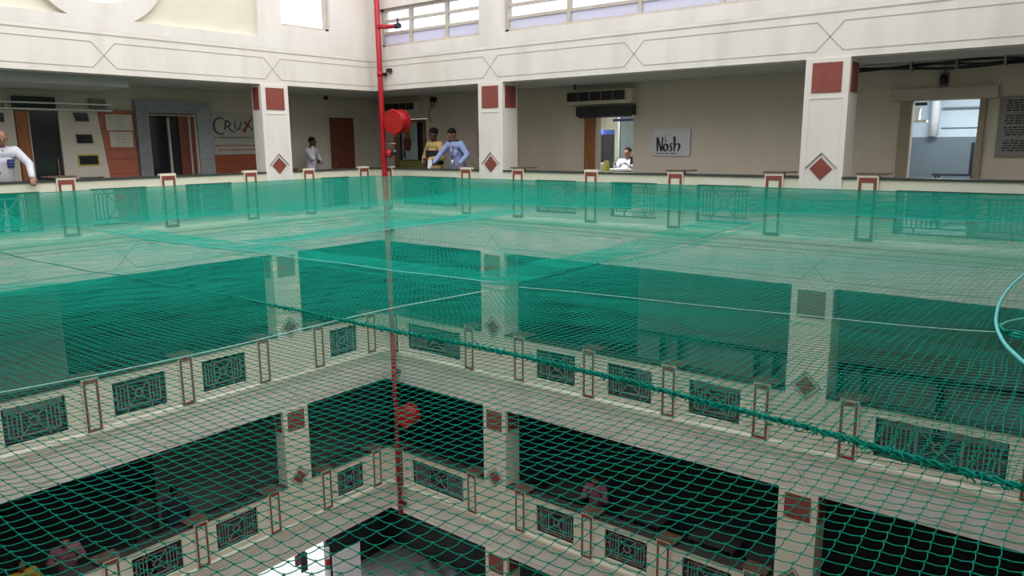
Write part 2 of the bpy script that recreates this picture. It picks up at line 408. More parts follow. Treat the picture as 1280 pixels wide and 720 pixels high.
u = MB()
u.box(0, LY, 0, .28, 3.3, 3.50, L)
u.box(0, 1.10, 0, .28, 3.50, zt, L); u.box(1.10, 2.28, 0, .28, 3.50, 3.755, L); u.box(1.10, 2.28, 0, .28, 4.95, zt, L)
u.box(2.28, 2.80, 0, .28, 3.50, zt, L); u.box(8.55, LY, 0, .28, 3.5, zt, L); u.box(2.80, 8.55, 0, .28, 5.75, zt, L)
struct('wall_left', u, 'wall')
# shallow ivory recess behind a round-window ring
nseg = 40; cx, cz, r = 5.66, 4.53, .80
rec = MB()
for i in range(nseg):
    a0, a1 = 2 * PI * i / nseg, 2 * PI * (i + 1) / nseg
    def edge(a):
        c, s_ = math.cos(a), math.sin(a); k = 1e9
        if c > 1e-6: k = min(k, (8.55 - cx) / c)
        if c < -1e-6: k = min(k, (2.80 - cx) / c)
        if s_ > 1e-6: k = min(k, (5.75 - cz) / s_)
        if s_ < -1e-6: k = min(k, (3.50 - cz) / s_)
        return (cx + c * k, cz + s_ * k)
    e0, e1 = edge(a0), edge(a1)
    poly = [(cx + r * math.cos(a0), cz + r * math.sin(a0)), e0, e1, (cx + r * math.cos(a1), cz + r * math.sin(a1))]
    for X, Z in ((8.55, 5.75), (2.80, 5.75), (2.80, 3.50), (8.55, 3.50)):
        ac = math.atan2(Z - cz, X - cx) % (2 * PI)
        if a0 < ac < a1: poly.insert(2, (X, Z))
    rec.prism(poly, .10, .25, L)
rr = struct('wall_left', rec, 'yellowwall')
ring = MB()
for i in range(64):
    a0, a1 = 2 * PI * i / 64, 2 * PI * (i + 1) / 64
    ring.prism([(cx + q * math.cos(a), cz + q * math.sin(a)) for q, a in ((r, a0), (1.15, a0), (1.15, a1), (r, a1))], -.0005 + .002, .24, L)
rg = struct('trim_1', ring, 'wall')
MB().prism([(cx + r * math.cos(2 * PI * i / 48), cz + r * math.sin(2 * PI * i / 48)) for i in range(48)], .10, .108, L).build('pane', 'clear', rg)
window(L, 1.10, 2.28, 3.755, 4.95, [], [], 4, 0, 'clear')
# near upper walls (behind the viewer)
struct('wall_near', MB().box(LX, LX + .28, -LY - .28, 0, 3.3, zt).box(0, LX, -LY - .28, -LY, 3.3, zt), 'wall')

# a pale neighbouring block seen through the clerestory glass
nb = thing('neighbouring_building', (3.2, 16, 3.4), 'pale building with blue windows seen through the long clerestory window', 'building')
MB().box(-1.5, 5.4, 15, 18, 3.4, 9.5).build('facade', 'white', nb)
for x in (1.05, 2.1, 3.2):
    for z in (6.6, 7.9): MB().box(x, x + .62, 14.96, 15.02, z, z + .75).build('window', 'bluebox', nb)
struct('ground', MB().box(-8, 20, 2.1, 20, 3.0, 3.298), 'paving')

# ------------------------------------------------------------------ fire pipe, hose reels, valve
def riser(z): return Vector((.415 - .012 * (z - 1.0), -.15, z))
rp = thing('fire_riser_pipe', riser(-7.25), 'tall red fire riser pipe running down the courtyard corner', 'pipe')
MB().tube([riser(6.3), riser(3.0), riser(0), riser(-3.3), riser(-7.25)], .058, 16).build('pipe', 'redpaint', rp, True)
for z in (2.95, -.4, -3.7, -7.0):
    c = riser(z)
    MB().box(c.x - .075, c.x + .075, -.075, -.003, z - .03, z + .03).build('wall_bracket', 'darksteel', rp)
    MB().tube([c + Vector((0, 0, -.05)), c + Vector((0, 0, .05))], .066, 16).build('collar', 'redpaint', rp, True)
br = MB().tube([riser(3.92) + Vector((.0, -.02, 0)), Vector((.62, -.13, 3.90)), Vector((.93, -.10, 3.89))], .045, 12).build('branch_pipe', 'redpaint', rp, True)
v = MB().tube([(.88, -.10, 3.89), (1.0, -.10, 3.89)], .055, 10).tube([(.94, -.10, 3.89), (.94, -.10, 4.04)], .02, 8).build('branch_valve', 'black', br)
MB().box(.52, .62, -.09, -.003, 2.98, 3.06).build('junction_block', 'black', rp)

def reel(k, label):
    zo = FH * k; c = Vector((.86, -.16, zo + 1.94))
    t = thing('fire_hose_reel', (c.x, c.y, c.z - .26), label, 'hose reel', None)
    ax = Vector((.16, -.985, -.05)).normalized()
    A, B = c + ax * .10, c - ax * .14 + Vector((.02, 0, 0))
    def disc(p, r0, w): return [p - ax * w, p + ax * w], r0
    MB().tube([A - ax * .012, A + ax * .012], .255, 36).tube([A + ax * .012, A + ax * .022], 0, 36, [.262, .25], True).build('front_flange', 'redreel', t, False)
    MB().tube([A + ax * .022, A + ax * .027], 0, 24, [.06, .05]).build('hub', 'redreel', t)
    MB().tube([B - ax * .012, B + ax * .012], .255, 36).build('rear_flange', 'redreel', t)
    h = MB()
    x = ax.orthogonal().normalized(); y = ax.cross(x)
    pts = []
    for i in range(150):
        a = 2 * PI * i / 24; p = A.lerp(B, .12 + .76 * i / 150); pts.append(p + x * .19 * math.cos(a) + y * .19 * math.sin(a))
    h.tube(pts, .024, 7).build('hose', 'redpaint', t, True)
    e = B + Vector((.02, -.10, -.05)) + ax * .06
    noz = MB().tube([e + Vector((0, -.03, .22)), e + Vector((.01, -.05, 0)), e + Vector((.0, -.05, -.16))], .013, 8).build('hose_tail', 'steel', t, True)
    MB().tube([e + Vector((0, -.05, -.16)), e + Vector((0, -.05, -.27))], 0, 10, [.018, .03]).build('nozzle', 'redpaint', noz, True)
    arm = MB().tube([riser(zo + 1.94) + Vector((.068, 0, 0)), B + Vector((0, .0, 0)) + ax * .02], .022, 10)
    arm.build('bracket_arm', 'darksteel', t, True)
    return t
reel(0, 'red fire hose reel on the riser pipe above the net')
reel(-2, 'red fire hose reel on the riser pipe two storeys below the net')
vt = thing('hydrant_valve', (.62, -.16, 1.17), 'red hydrant valve with dark steel outlet low on the riser pipe', 'valve')
MB().tube([riser(1.27) + Vector((.066, 0, 0)), (.57, -.16, 1.27)], .035, 12).ball((.63, -.18, 1.27), .095, 16, 10).build('valve_body', 'redreel', vt, True)
MB().tube([(.72, -.19, 1.28), (.80, -.21, 1.29)], 0, 14, [.045, .05]).ball((.84, -.22, 1.30), .065, 14, 8).build('outlet', 'darksteel', vt, True)
lv = MB().tube([riser(1.47) + Vector((.068, -.02, 0)), (.62, -.2, 1.48), (.88, -.22, 1.48)], 0, 8, [.012, .02, .008])
lv.build('lever', 'steel', vt, True)
MB().tube([(.86, -.22, 1.47), (.85, -.22, 1.35)], .008, 6).build('chain_link', 'darksteel', vt)

# ------------------------------------------------------------------ fittings of the upper gallery, right side
def acgrille(x0, x1, z0, z1, label):
    t = thing('air_curtain', ((x0 + x1) / 2, 1.90, z0), label, 'air conditioner')
    MB().box(x0 - .03, x1 + .14, 1.80, 1.997, z0 - .07, z1 + .03).build('casing', 'beige', t)
    g = MB(); n = 5; w = (x1 - x0) / n
    g.box(x0, x1, 1.785, 1.799, z0, z1)
    g.build('dark_mesh', 'black', t)
    b = MB()
    for i in range(n + 1): b.box(x0 + i * w - .006, x0 + i * w + .006, 1.775, 1.784, z0, z1)
    b.build('divider', 'grey', t)
    return t
acgrille(3.93, 5.30, 2.30, 2.48, 'black slotted air unit above the lit shop entrance')
acgrille(-1.87, -.60, 2.30, 2.46, 'black slotted air unit above the poster door behind the hose reel')
rb = thing('rolling_shutter_box', (4.8, 1.9, 1.98), 'black rolled-up shutter box over the lit shop entrance', 'shutter')
MB().box(4.13, 5.44, 1.82, 1.997, 2.0, 2.19).build('box', 'black', rb)
MB().box(4.17, 5.40, 1.86, 1.90, 1.965, 1.999).build('bottom_rail', 'darksteel', rb)
d = struct('door_1', MB().box(4.27, 4.53, 1.93, 1.998, 0, 1.97), 'wood')
MB().box(4.53, 4.56, 1.95, 2.12, 0, 1.99).build('jamb', 'frame', d)
MB().tube([(4.36, 1.90, .95), (4.36, 1.90, 1.15)], .012, 8).build('handle', 'steel', d)

# Nosh sign
sg = thing('shop_sign', (6.23, 1.98, 1.2), 'pale grey square shop sign with black brush lettering on the beige wall', 'sign')
MB().box(5.825, 6.63, 1.965, 1.985, 1.20, 1.72).build('board', 'board', sg)
for x in (5.85, 6.605):
    for z in (1.225, 1.695): MB().tube([(x, 1.998, z), (x, 1.955, z)], .012, 10).build('fixing_stud', 'steel', sg)
T = (1.957, 1.9645)
lt = MB()
def nk(x, z): return (5.93 + x, 1.29 + z)
lt.stroke([nk(.02, 0), nk(.015, .27)], [.03, .045], *T, R).stroke([nk(.02, .27), nk(.10, .02)], [.03, .035], *T, R).stroke([nk(.11, 0), nk(.125, .27)], [.03, .028], *T, R)
oc = [nk(.197 + .046 * math.cos(a), .075 + .062 * math.sin(a)) for a in [2 * PI * i / 18 + .4 for i in range(19)]]
lt.stroke(oc, [.016 + .028 * abs(math.cos(i / 18 * 2 * PI)) for i in range(19)], *T, R)
lt.stroke([nk(.350, .135), nk(.325, .15), nk(.298, .135), nk(.298, .10), nk(.325, .065), nk(.322, .025), nk(.295, .005), nk(.262, .015)], [.014, .026, .028, .030, .034, .030, .024, .010], *T, R)
lt.stroke([nk(.375, 0), nk(.385, .14), nk(.375, .28)], [.022, .04, .05], *T, R)
lt.stroke([nk(.385, .085), nk(.43, .145), nk(.475, .14), nk(.49, .10), nk(.475, .05), nk(.45, .0)], [.012, .018, .034, .042, .034, .016], *T, R)
lt.build('lettering', 'ink', sg)
fl = MB().stroke([nk(.185, .15), nk(.19, .22), nk(.175, .27), nk(.19, .31)], [.01, .02, .012, .006], *T, R).stroke([nk(.20, .19), nk(.225, .23)], [.02, .006], *T, R)
fl.build('flame_mark', 'grey', sg)
tl = MB()
for x0, x1 in ((.0, .08), (.11, .16), (.19, .26), (.30, .42)):
    xx = x0
    while xx < x1: tl.bar(nk(xx, -.05), nk(xx + .012, -.032), .008, *T, R); xx += .017
tl.build('tag_line', 'ink', sg)

# right-hand doorway with beige frame, lamp, notice, cables
d = struct('door_2', MB().box(10.22, 10.39, 1.92, 1.999, 0, 2.07).box(11.30, 11.385, 1.92, 1.999, 0, 2.07), mat('khaki_door_frame', (.34, .29, .20), .6, (.29, .245, .17), 4))
MB().box(10.06, 11.52, 1.88, 1.999, 2.075, 2.25).build('lintel', 'frame', d)
wl_ = thing('bulkhead_lamp', (10.79, 1.9, 2.27), 'small dark bulkhead lamp above the beige doorway', 'lamp')
MB().box(10.73, 10.85, 1.96, 1.998, 2.27, 2.47).build('back_plate', 'darksteel', wl_)
MB().ball((10.79, 1.90, 2.37), (.055, .06, .075), 14, 8).build('bulb_cage', 'black', wl_)
MB().tube([(10.79, 1.98, 2.47), (10.79, 1.97, 2.58), (10.82, 1.95, 2.6)], .008, 6).build('flex', 'black', wl_)
nt_ = thing('notice_board', (12.15, 1.98, 1.2), 'grey stone notice board full of dark text beside the beige doorway', 'notice board')
MB().box(11.55, 12.75, 1.965, 1.998, 1.21, 2.09).build('slab', 'noticegrey', nt_)
tx = MB()
for blk, (za, zb_) in enumerate(((2.02, 1.86), (1.80, 1.68), (1.63, 1.50), (1.44, 1.28))):
    z = za
    while z > zb_:
        x = 11.63 + rnd.random() * .03; xe = 12.66 - rnd.random() * .15
        while x < xe:
            w = .03 + rnd.random() * .07; tx.box(x, x + w, 1.960, 1.9648, z, z + .017); x += w + .018
        z -= .035
tx.build('text_lines', 'ink', nt_)
cb = thing('cable_bundle', (11.2, 1.5, 2.5), 'sagging bundle of black cables under the gallery ceiling beside the white pillar', 'cables')
for i in range(5):
    pts = [(9.66 + 3.3 * t_, 1.45 + .03 * i, 2.575 - .025 * math.sin(t_ * PI * (3 + i % 2) + i) - .012 * i) for t_ in [j / 24 for j in range(25)]]
    MB().tube(pts, .014 if i % 2 else .018, 6).build('cable', 'black', cb)
for x in (10.4, 11.0, 11.6): MB().box(x, x + .03, 1.43, 1.6, 2.49, 2.618).build('hanger', 'grey', cb)
hk = thing('wall_lamp', (-.1, 1.9, 2.36), 'small dark wall lamp with looping wire beside the poster door', 'lamp')
MB().box(-.20, -.12, 1.95, 1.998, 2.46, 2.58).build('bracket', 'black', hk)
MB().box(-.08, -.02, 1.94, 1.998, 2.47, 2.57).build('bracket', 'black', hk)
MB().tube([(-.16, 1.93, 2.5), (-.17, 1.93, 2.40), (-.09, 1.93, 2.35), (-.03, 1.93, 2.40), (-.05, 1.93, 2.5)], .012, 8).build('wire_loop', 'black', hk, True)
MB().tube([(-.2, 1.985, 2.36), (-.28, 1.985, 2.2), (-.24, 1.985, 2.0)], .008, 6).build('hanging_wire', 'black', hk)
hk2 = thing('ceiling_hook', (4.25, 1.6, 2.5), 'small black hook hanging above the black air unit', 'hook')
MB().tube([(4.25, 1.6, 2.619), (4.25, 1.6, 2.52)], .02, 8).build('hook', 'black', hk2)
MB().box(1.32, 1.36, 1.95, 1.998, 1.15, 1.75).build('fire_hose_slot', 'maroon', None, label='narrow dark maroon strip on the beige wall beside the white pillar', cat='panel')

# poster door left of it
d = struct('door_3', MB().box(-1.50, -1.36, 1.93, 1.999, 0, 2.07).box(-.46, -.38, 1.93, 1.999, 0, 2.07).box(-1.36, -.46, 1.93, 1.999, 2.0, 2.07), mat('tan_door_frame', (.24, .15, .075), .55, (.20, .12, .06), 4))
MB().box(-1.36, -.46, 1.96, 2.02, 0.86, 1.06).box(-1.36, -.46, 1.96, 2.02, 0, .86).build('kick_panel', 'postgreen', d)
MB().box(-1.36, -.46, 2.0, 2.02, 1.06, 2.0).build('pane', 'darkglass', d)
ps = thing('poster', (-.86, 1.99, 1.07), 'pale poster with a maroon and ochre figure print on the glass door', 'poster')
MB().box(-1.26, -.72, 1.985, 1.997, 1.08, 2.0).build('sheet', 'posterprint', ps)
MB().prism([(-1.20, 1.32), (-.98, 1.28), (-.92, 1.50), (-.98, 1.70), (-1.10, 1.72), (-1.22, 1.55)], 1.981, 1.985, R).build('print_maroon', 'maroon', ps)
MB().prism([(-1.14, 1.62), (-1.0, 1.60), (-.96, 1.78), (-1.04, 1.86), (-1.15, 1.80)], 1.977, 1.981, R).build('print_ochre', 'ochre', ps)
MB().prism([(-1.25, 1.14), (-1.12, 1.10), (-1.15, 1.3), (-1.23, 1.32)], 1.981, 1.985, R).build('print_leaf', 'leaf', ps)
pn = MB().box(-.70, -.50, 1.985, 1.997, 1.10, 1.95).build('side_strip', 'navyglass', ps)

# ------------------------------------------------------------------ room behind the lit shop entrance
rm = MB().box(2.2, 2.3, 2.12, 6.1, 0, 2.62).box(6.6, 6.7, 2.12, 6.1, 0, 2.62).box(2.2, 6.7, 6.0, 6.1, 0, 2.62)
struct('wall_shop', rm, 'pale')
struct('floor', MB().box(2.2, 6.7, 2.12, 6.1, -.06, 0), 'floor'); struct('ceiling', MB().box(2.2, 6.7, 2.12, 6.1, 2.62, 2.7), 'white')
gp = thing('glass_partition', (3.9, 4.6, 0), 'blue grey glass partition inside the lit shop', 'partition')
MB().box(3.55, 4.05, 4.60, 4.62, 0, 2.4).build('pane', glass('bluish_partition_glass', (.50, .60, .68), .15), gp)
MB().box(4.05, 4.10, 4.58, 4.64, 0, 2.4).box(3.50, 3.55, 4.58, 4.64, 0, 2.4).box(3.50, 4.10, 4.58, 4.64, 2.4, 2.45).build('frame', 'grey', gp)
tl_ = thing('tube_light', (3.9, 4.0, 2.5), 'glowing ceiling tube light inside the lit shop', 'lamp')
MB().box(3.4, 4.4, 3.95, 4.05, 2.56, 2.619).build('fitting', 'white', tl_)
MB().tube([(3.45, 4.0, 2.545), (4.35, 4.0, 2.545)], .014, 8).build('tube', 'tube', tl_)
bd = thing('shop_beam_sign', (4.3, 3.5, 1.93), 'dark blue hanging strip sign under the shop ceiling', 'sign')
MB().box(4.02, 4.62, 3.48, 3.52, 1.93, 1.985).build('panel', 'navyblue', bd)
for x in (4.1, 4.5): MB().tube([(x, 3.5, 1.985), (x, 3.5, 2.619)], .006, 6).build('hanger', 'darksteel', bd)
fr = thing('drinks_fridge', (3.2, 4.5, 0), 'dark drinks fridge with a blue top panel inside the lit shop', 'fridge')
MB().box(2.85, 3.28, 4.3, 4.8, 0, 1.66).build('cabinet', 'darksteel', fr)
MB().box(2.87, 3.26, 4.27, 4.299, .12, 1.62).build('door_pane', 'navyglass', fr)
MB().box(2.85, 3.28, 4.28, 4.8, 1.661, 1.77).build('top_panel', 'bluebox', fr)
dk = thing('counter_desk', (4.35, 3.45, 0), 'pale topped counter desk inside the lit shop', 'desk')
MB().box(3.78, 4.80, 3.30, 3.65, .84, .88).build('top', 'tabletop', dk)
MB().box(3.84, 4.74, 3.32, 3.36, .02, .839).build('front_panel', 'black', dk)
for x in (3.79, 4.75): MB().box(x, x + .04, 3.37, 3.63, 0, .839).build('side_panel', 'black', dk)
mn = thing('monitor', (4.6, 3.5, .88), 'small black monitor on the shop counter', 'monitor')
MB().box(4.48, 4.72, 3.48, 3.51, .98, 1.16).build('screen', 'black', mn); MB().box(4.58, 4.62, 3.49, 3.52, .893, .98).build('stand', 'black', mn)
MB().box(4.52, 4.68, 3.45, 3.55, .8805, .892).build('foot', 'black', mn)
kb = thing('paper_stack', (4.2, 3.4, .88), 'flat white paper stack on the shop counter', 'papers')
MB().box(4.15, 4.42, 3.34, 3.52, .8805, .90).build('sheets', 'white', kb)
yb = thing('yellow_bag', (4.56, 2.36, 0), 'lime yellow bag standing by the shop counter', 'bag')
MB().prism([(4.50, 0.80), (4.61, 0.80), (4.585, 1.04), (4.56, 1.10), (4.52, 1.08)], 2.30, 2.42, R).build('body', 'lime', yb)
MB().box(4.46, 4.66, 2.25, 2.46, 0, .798).build('stool', 'black', yb)

# room behind the right doorway
rm = MB().box(9.5, 9.6, 2.12, 4.6, 0, 2.62).box(12.6, 12.7, 2.12, 4.6, 0, 2.62).box(9.5, 12.7, 4.5, 4.6, 0, 2.62)
struct('wall_lobby', rm, 'bluewhite')
struct('wall_lobby', MB().box(9.6, 12.6, 4.46, 4.499, 0, 1.52), 'bluegrey')
struct('floor', MB().box(9.5, 12.7, 2.12, 4.6, -.06, 0), 'floor'); struct('ceiling', MB().box(9.5, 12.7, 2.12, 4.6, 2.62, 2.7), 'white')
lg = thing('tube_light', (10.9, 3.2, 2.5), 'ceiling tube light in the blue white lobby', 'lamp')
MB().box(10.3, 11.5, 3.15, 3.25, 2.56, 2.619).build('fitting', 'white', lg)
MB().tube([(10.35, 3.2, 2.545), (11.45, 3.2, 2.545)], .014, 8).build('tube', 'tube', lg)
pp = thing('wall_duct', (10.4, 4.4, 1.5), 'white vertical duct on the lobby wall seen through the doorway', 'duct')
MB().tube([(10.30, 4.38, 1.54), (10.30, 4.38, 2.60)], .075, 16).build('pipe', 'white', pp, True)
sh = thing('wall_conduit', (10.7, 4.4, 2.0), 'thin grey conduit line across the lobby wall', 'conduit')
MB().box(10.40, 12.5, 4.44, 4.499, 2.02, 2.05).build('rail', 'bluegrey', sh)
MB().box(10.40, 12.5, 4.47, 4.499, 1.68, 1.69).build('lower_rail', 'bluegrey', sh)
bx = thing('meter_box', (10.2, 2.9, 1.8), 'small white meter box on a shelf inside the doorway', 'meter')
MB().box(10.05, 10.42, 2.95, 3.1, 1.76, 1.80).build('shelf', 'pale', bx); MB().box(10.12, 10.30, 2.98, 3.08, 1.801, 2.02).build('box', 'white', bx)
MB().box(9.6, 10.05, 3.0, 3.05, 1.76, 1.80).build('bracket', 'pale', bx); MB().box(10.14, 10.4, 2.98, 3.08, 2.04, 2.09).build('cover', 'black', bx)
tr = thing('floor_trolley', (10.95, 3.6, 0), 'low dark trolley with one upright post in the lobby', 'trolley')
MB().box(10.5, 11.15, 3.4, 3.8, .86, .89).build('deck', 'darksteel', tr); MB().box(11.03, 11.08, 3.55, 3.6, .89, 1.42).build('post', 'darksteel', tr)
for x in (10.54, 11.08):
    for y in (3.44, 3.74): MB().box(x, x + .03, y, y + .03, 0, .86).build('leg', 'darksteel', tr)

# ------------------------------------------------------------------ left gallery shop front (wall plane x = -2.2)
N = 2.2
wp = MB().prism([(4.30, 0), (4.78, 0), (4.99, 2.15), (4.30, 2.15)], N - .05, N - .001, L)
tc = thing('terracotta_cladding_panel', (-2.15, -4.6, 0), 'slanted terracotta wall panel with two pale plates', 'cladding')
wp.build('panel', 'terra', tc)
g = MB()
for z in (.3, .62, .94, 1.22, 1.40, 1.80): g.box(4.301, 4.78 + .098 * z - .01, N - .053, N - .0505, z, z + .012, L)
g.build('seam', 'dwood', tc)
for z0, z1, a, b in ((1.77, 2.07, 4.345, 4.84), (1.455, 1.745, 4.36, 4.795)):
    pl = MB().box(a, b, N - .07, N - .052, z0, z1, L).build('name_plate', 'plate', tc)
    t_ = MB()
    for i in range(5):
        z = z1 - .05 - i * .052; m = (a + b) / 2; w = .05 + .06 * rnd.random()
        x = m - w
        while x < m + w: t_.box(x, x + .022, N - .073, N - .0705, z, z + .012, L); x += .03
    t_.build('text_lines', 'grey', pl)
# big bevelled grey door surround
ds = MB()
o4 = [(2.70, 2.36), (4.28, 2.36), (4.28, 0), (2.70, 0)]; i4 = [(2.98, 2.12), (4.01, 2.12)]
for poly in ([(4.28, 0), (4.28, 2.36), (4.01, 2.12), (4.01, 0)], [(2.70, 0), (2.98, 0), (2.98, 2.12), (2.70, 2.36)], [(4.28, 2.36), (2.70, 2.36), (2.98, 2.12), (4.01, 2.12)]):
    n = len(poly)
    vs = []
    for h, z in poly:
        outer = (h in (2.70, 4.28)); vs.append(L(h, N - (.13 if outer else .045), z))
    for h, z in poly: vs.append(L(h, N - .001, z))
    ds.add(vs, [(0, 1, 2, 3), (7, 6, 5, 4)] + [(i, (i + 1) % 4, 4 + (i + 1) % 4, 4 + i) for i in range(4)])
d = struct('door_4', ds, 'alu')
MB().box(3.97, 4.0, N + .02, N + .06, 0, 2.10, L).box(2.99, 3.02, N + .02, N + .06, 0, 2.10, L).box(3.02, 3.97, N + .02, N + .06, 2.07, 2.10, L).build('brass_frame', 'frame', d)
MB().box(3.56, 3.60, N - .0, N + .05, 0, 2.03, L).build('stile', 'frame', d)
MB().box(3.60, 3.97, N + .05, N + .06, 0, 2.07, L).build('pane', 'navyglass', d)
MB().box(3.36, 3.555, N + .06, N + .07, 0, 2.07, L).build('open_leaf', 'darkglass', d)
MB().box(3.16, 3.36, N + .02, N + .05, 0, 2.07, L).box(3.02, 3.12, N + .02, N + .05, 0, 2.07, L).build('wood_leaf', 'dwood', d)
MB().box(3.12, 3.155, N + .0, N + .05, 0, 2.07, L).build('leaf_edge', 'frame', d)
struct('wall_office', MB().box(2.9, 4.1, N + 1.1, N + 1.2, 0, 2.3, L).box(2.9, 3.0, N + .121, N + 1.1, 0, 2.3, L).box(4.0, 4.1, N + .121, N + 1.1, 0, 2.3, L).box(2.9, 4.1, N + .121, N + 1.2, 2.3, 2.4, L).box(2.9, 4.1, N + .121, N + 1.2, -.1, -.001, L), 'darkwall')
# banner with the tick
cs = thing('company_sign', (-2.17, -2.12, 1.27), 'pale banner with large teal lettering and a red tick beside the steel doorway', 'sign')
MB().box(1.575, 2.67, N - .03, N - .008, 1.275, 2.165, L).build('board', 'cruxboard', cs)
D = (N - .036, N - .0302)
def ck(x, z): return (2.63 - x, 1.70 + z)
def arc(cx_, cz_, rx, rz, a0, a1, n=12): return [ck(cx_ + rx * math.cos(a0 + (a1 - a0) * i / n), cz_ + rz * math.sin(a0 + (a1 - a0) * i / n)) for i in range(n + 1)]
lt = MB()
a_ = arc(.17, .18, .15, .17, .9, 5.3, 16); lt.stroke(a_, [.02 + .03 * math.sin(PI * i / 16) for i in range(17)], *D, L)
lt.stroke([ck(.28, .10), ck(.30, .29)], [.04, .035], *D, L).stroke([ck(.29, .29), ck(.38, .28), ck(.42, .23), ck(.38, .18), ck(.31, .17)], [.03, .035, .04, .035, .025], *D, L)
lt.stroke([ck(.34, .17), ck(.42, .09), ck(.53, .045)], [.03, .035, .02], *D, L)
lt.stroke([ck(.52, .28), ck(.515, .17), ck(.55, .11), ck(.62, .12), ck(.65, .19), ck(.665, .28)], [.03, .035, .035, .035, .033, .03], *D, L)
lt.stroke([ck(.75, .28), ck(.82, .22), ck(.92, .13), ck(.97, .10)], [.04, .035, .03, .02], *D, L)
lt.build('lettering', 'tealink', cs)
MB().stroke([ck(.69, .12), ck(.74, .06), ck(.80, .17), ck(.89, .30), ck(.985, .39)], [.03, .065, .05, .035, .012], *D, L).build('tick', 'redink', cs)
def text_mesh(name, body, size, h0, z0, n, m, parent):
    cu = bpy.data.curves.new(name, 'FONT'); cu.body = body; cu.size = size; cu.extrude = .001
    tmp = bpy.data.objects.new('tmp_text', cu); C.objects.link(tmp)
    bpy.context.view_layer.update()
    me = bpy.data.meshes.new_from_object(tmp.evaluated_get(bpy.context.evaluated_depsgraph_get()))
    C.objects.unlink(tmp); bpy.data.objects.remove(tmp)
    mb = MB(); mb.v = [L(h0 - v.co.x, n + .001 - v.co.z, z0 + v.co.y) for v in me.vertices]; mb.f = [list(p.vertices) for p in me.polygons]
    bpy.data.meshes.remove(me)
    return mb.build(name, m, parent)
text_mesh('caption', 'Crux Management Services (P) Ltd', .066, 2.62, 1.62, N - .0345, 'ink', cs)
t_ = MB()
for z, x0, x1 in ((1.455, .02, 1.0), (1.36, .10, 1.0)):
    x = x0
    while x < x1:
        w = .03 + rnd.random() * .06; xx = x
        while xx < x + w: t_.bar(ck(xx, z - 1.70), ck(xx + .010, z - 1.70 + .026), .009, *D, L); xx += .019
        x += w + .03
t_.build('small_text', 'redink', cs)
lp = thing('laminate_panel', (-2.17, -2.12, 0), 'burnt orange laminate panel under the pale banner', 'panel')
MB().box(1.56, 2.695, N - .04, N - .002, 0, 1.268, L).build('sheet', 'darkorange', lp)
g = MB()
for z in (.75, .96, 1.13): g.box(1.56, 2.695, N - .042, N - .0402, z, z + .006, L)
g.build('seam', 'dwood', lp)
# beige slab with slot windows, glass entrance, brown jambs
bs = thing('beige_feature_wall', (-2.15, -5.3, 0), 'beige slab wall with three dark slot windows', 'cladding')
b = MB().prism([(4.785, 0), (5.665, 0), (5.665, 2.13), (4.99, 2.13)], N - .08, N - .001, L)
b.build('slab', 'beigeL', bs)
for i, (h0, h1, h0b, h1b, z0, z1) in enumerate(((5.17, 5.42, 5.15, 5.385, 1.93, 2.085), (5.13, 5.41, 5.12, 5.40, 1.53, 1.69), (5.07, 5.40, 5.06, 5.39, 1.14, 1.30), (5.0, 5.42, 4.98, 5.40, .74, .90))):
    f = MB(); q = .025
    f.prism([(h0 - q, z1 + q), (h1 + q, z1 + q), (h1b + q, z0 - q), (h0b - q, z0 - q)], N - .09, N - .0801, L)
    fo = f.build('slot_frame', 'frame' if i != 2 else 'yellow', bs)
    MB().prism([(h0, z1), (h1, z1), (h1b, z0), (h0b, z0)], N - .095, N - .0901, L).build('slot_pane', 'navyglass', fo)
d = struct('door_5', MB().box(5.67, 6.15, N - .03, N - .002, 0, 2.10, L), 'darkglass')
MB().box(6.17, 6.36, N - .08, N - .002, 0, 2.10, L).build('brown_jamb', 'wood', d)
MB().box(6.15, 6.17, N - .09, N - .002, 0, 2.10, L).build('edge_strip', 'frame', d)
MB().tube([L(5.75, N - .06, .95), L(5.75, N - .06, 1.25)], .012, 8).build('handle', 'steel', d)
bs2 = thing('beige_feature_wall', (-2.15, -7.4, 0), 'beige slab wall with slot window behind the man leaning over the parapet', 'cladding')
MB().box(6.38, 8.6, N - .08, N - .001, 0, 2.13, L).build('slab', 'beigeL', bs2)
MB().box(6.54, 6.80, N - .095, N - .0801, 1.90, 2.05, L).build('slot_pane', 'navyglass', bs2)
rl = thing('wall_rail', (-2.1, -6.5, 2.1), 'pair of pale grey rails running above the shop entrances', 'rail')
for z in (2.115, 2.225): MB().box(4.75, 9.5, N - .20, N - .15, z, z + .026, L).build('bar', 'white', rl)
for h in (4.8, 6.5, 8.2): MB().box(h, h + .03, N - .15, N - .062, 2.10, 2.26, L).build('arm', 'plate', rl)
vb = thing('roller_shutter_box', (-2.1, -6.0, 2.3), 'dark roller shutter box above the glass entrance', 'shutter')
MB().box(5.68, 6.36, N - .06, N - .001, 2.15, 2.35, L).build('box', 'darkwall', vb)
vb2 = thing('wall_vent', (-2.1, -4.95, 2.3), 'small dark louvred vent above the terracotta panel', 'vent')
MB().box(4.80, 5.08, N - .06, N - .001, 2.17, 2.35, L).build('box', 'dimwall', vb2)
# dropped ceiling edge on the left part of the gallery
struct('ceiling', MB().box(5.10, LY + 2.2, .5, N - .001, 2.47, 2.619, L), 'ceil')
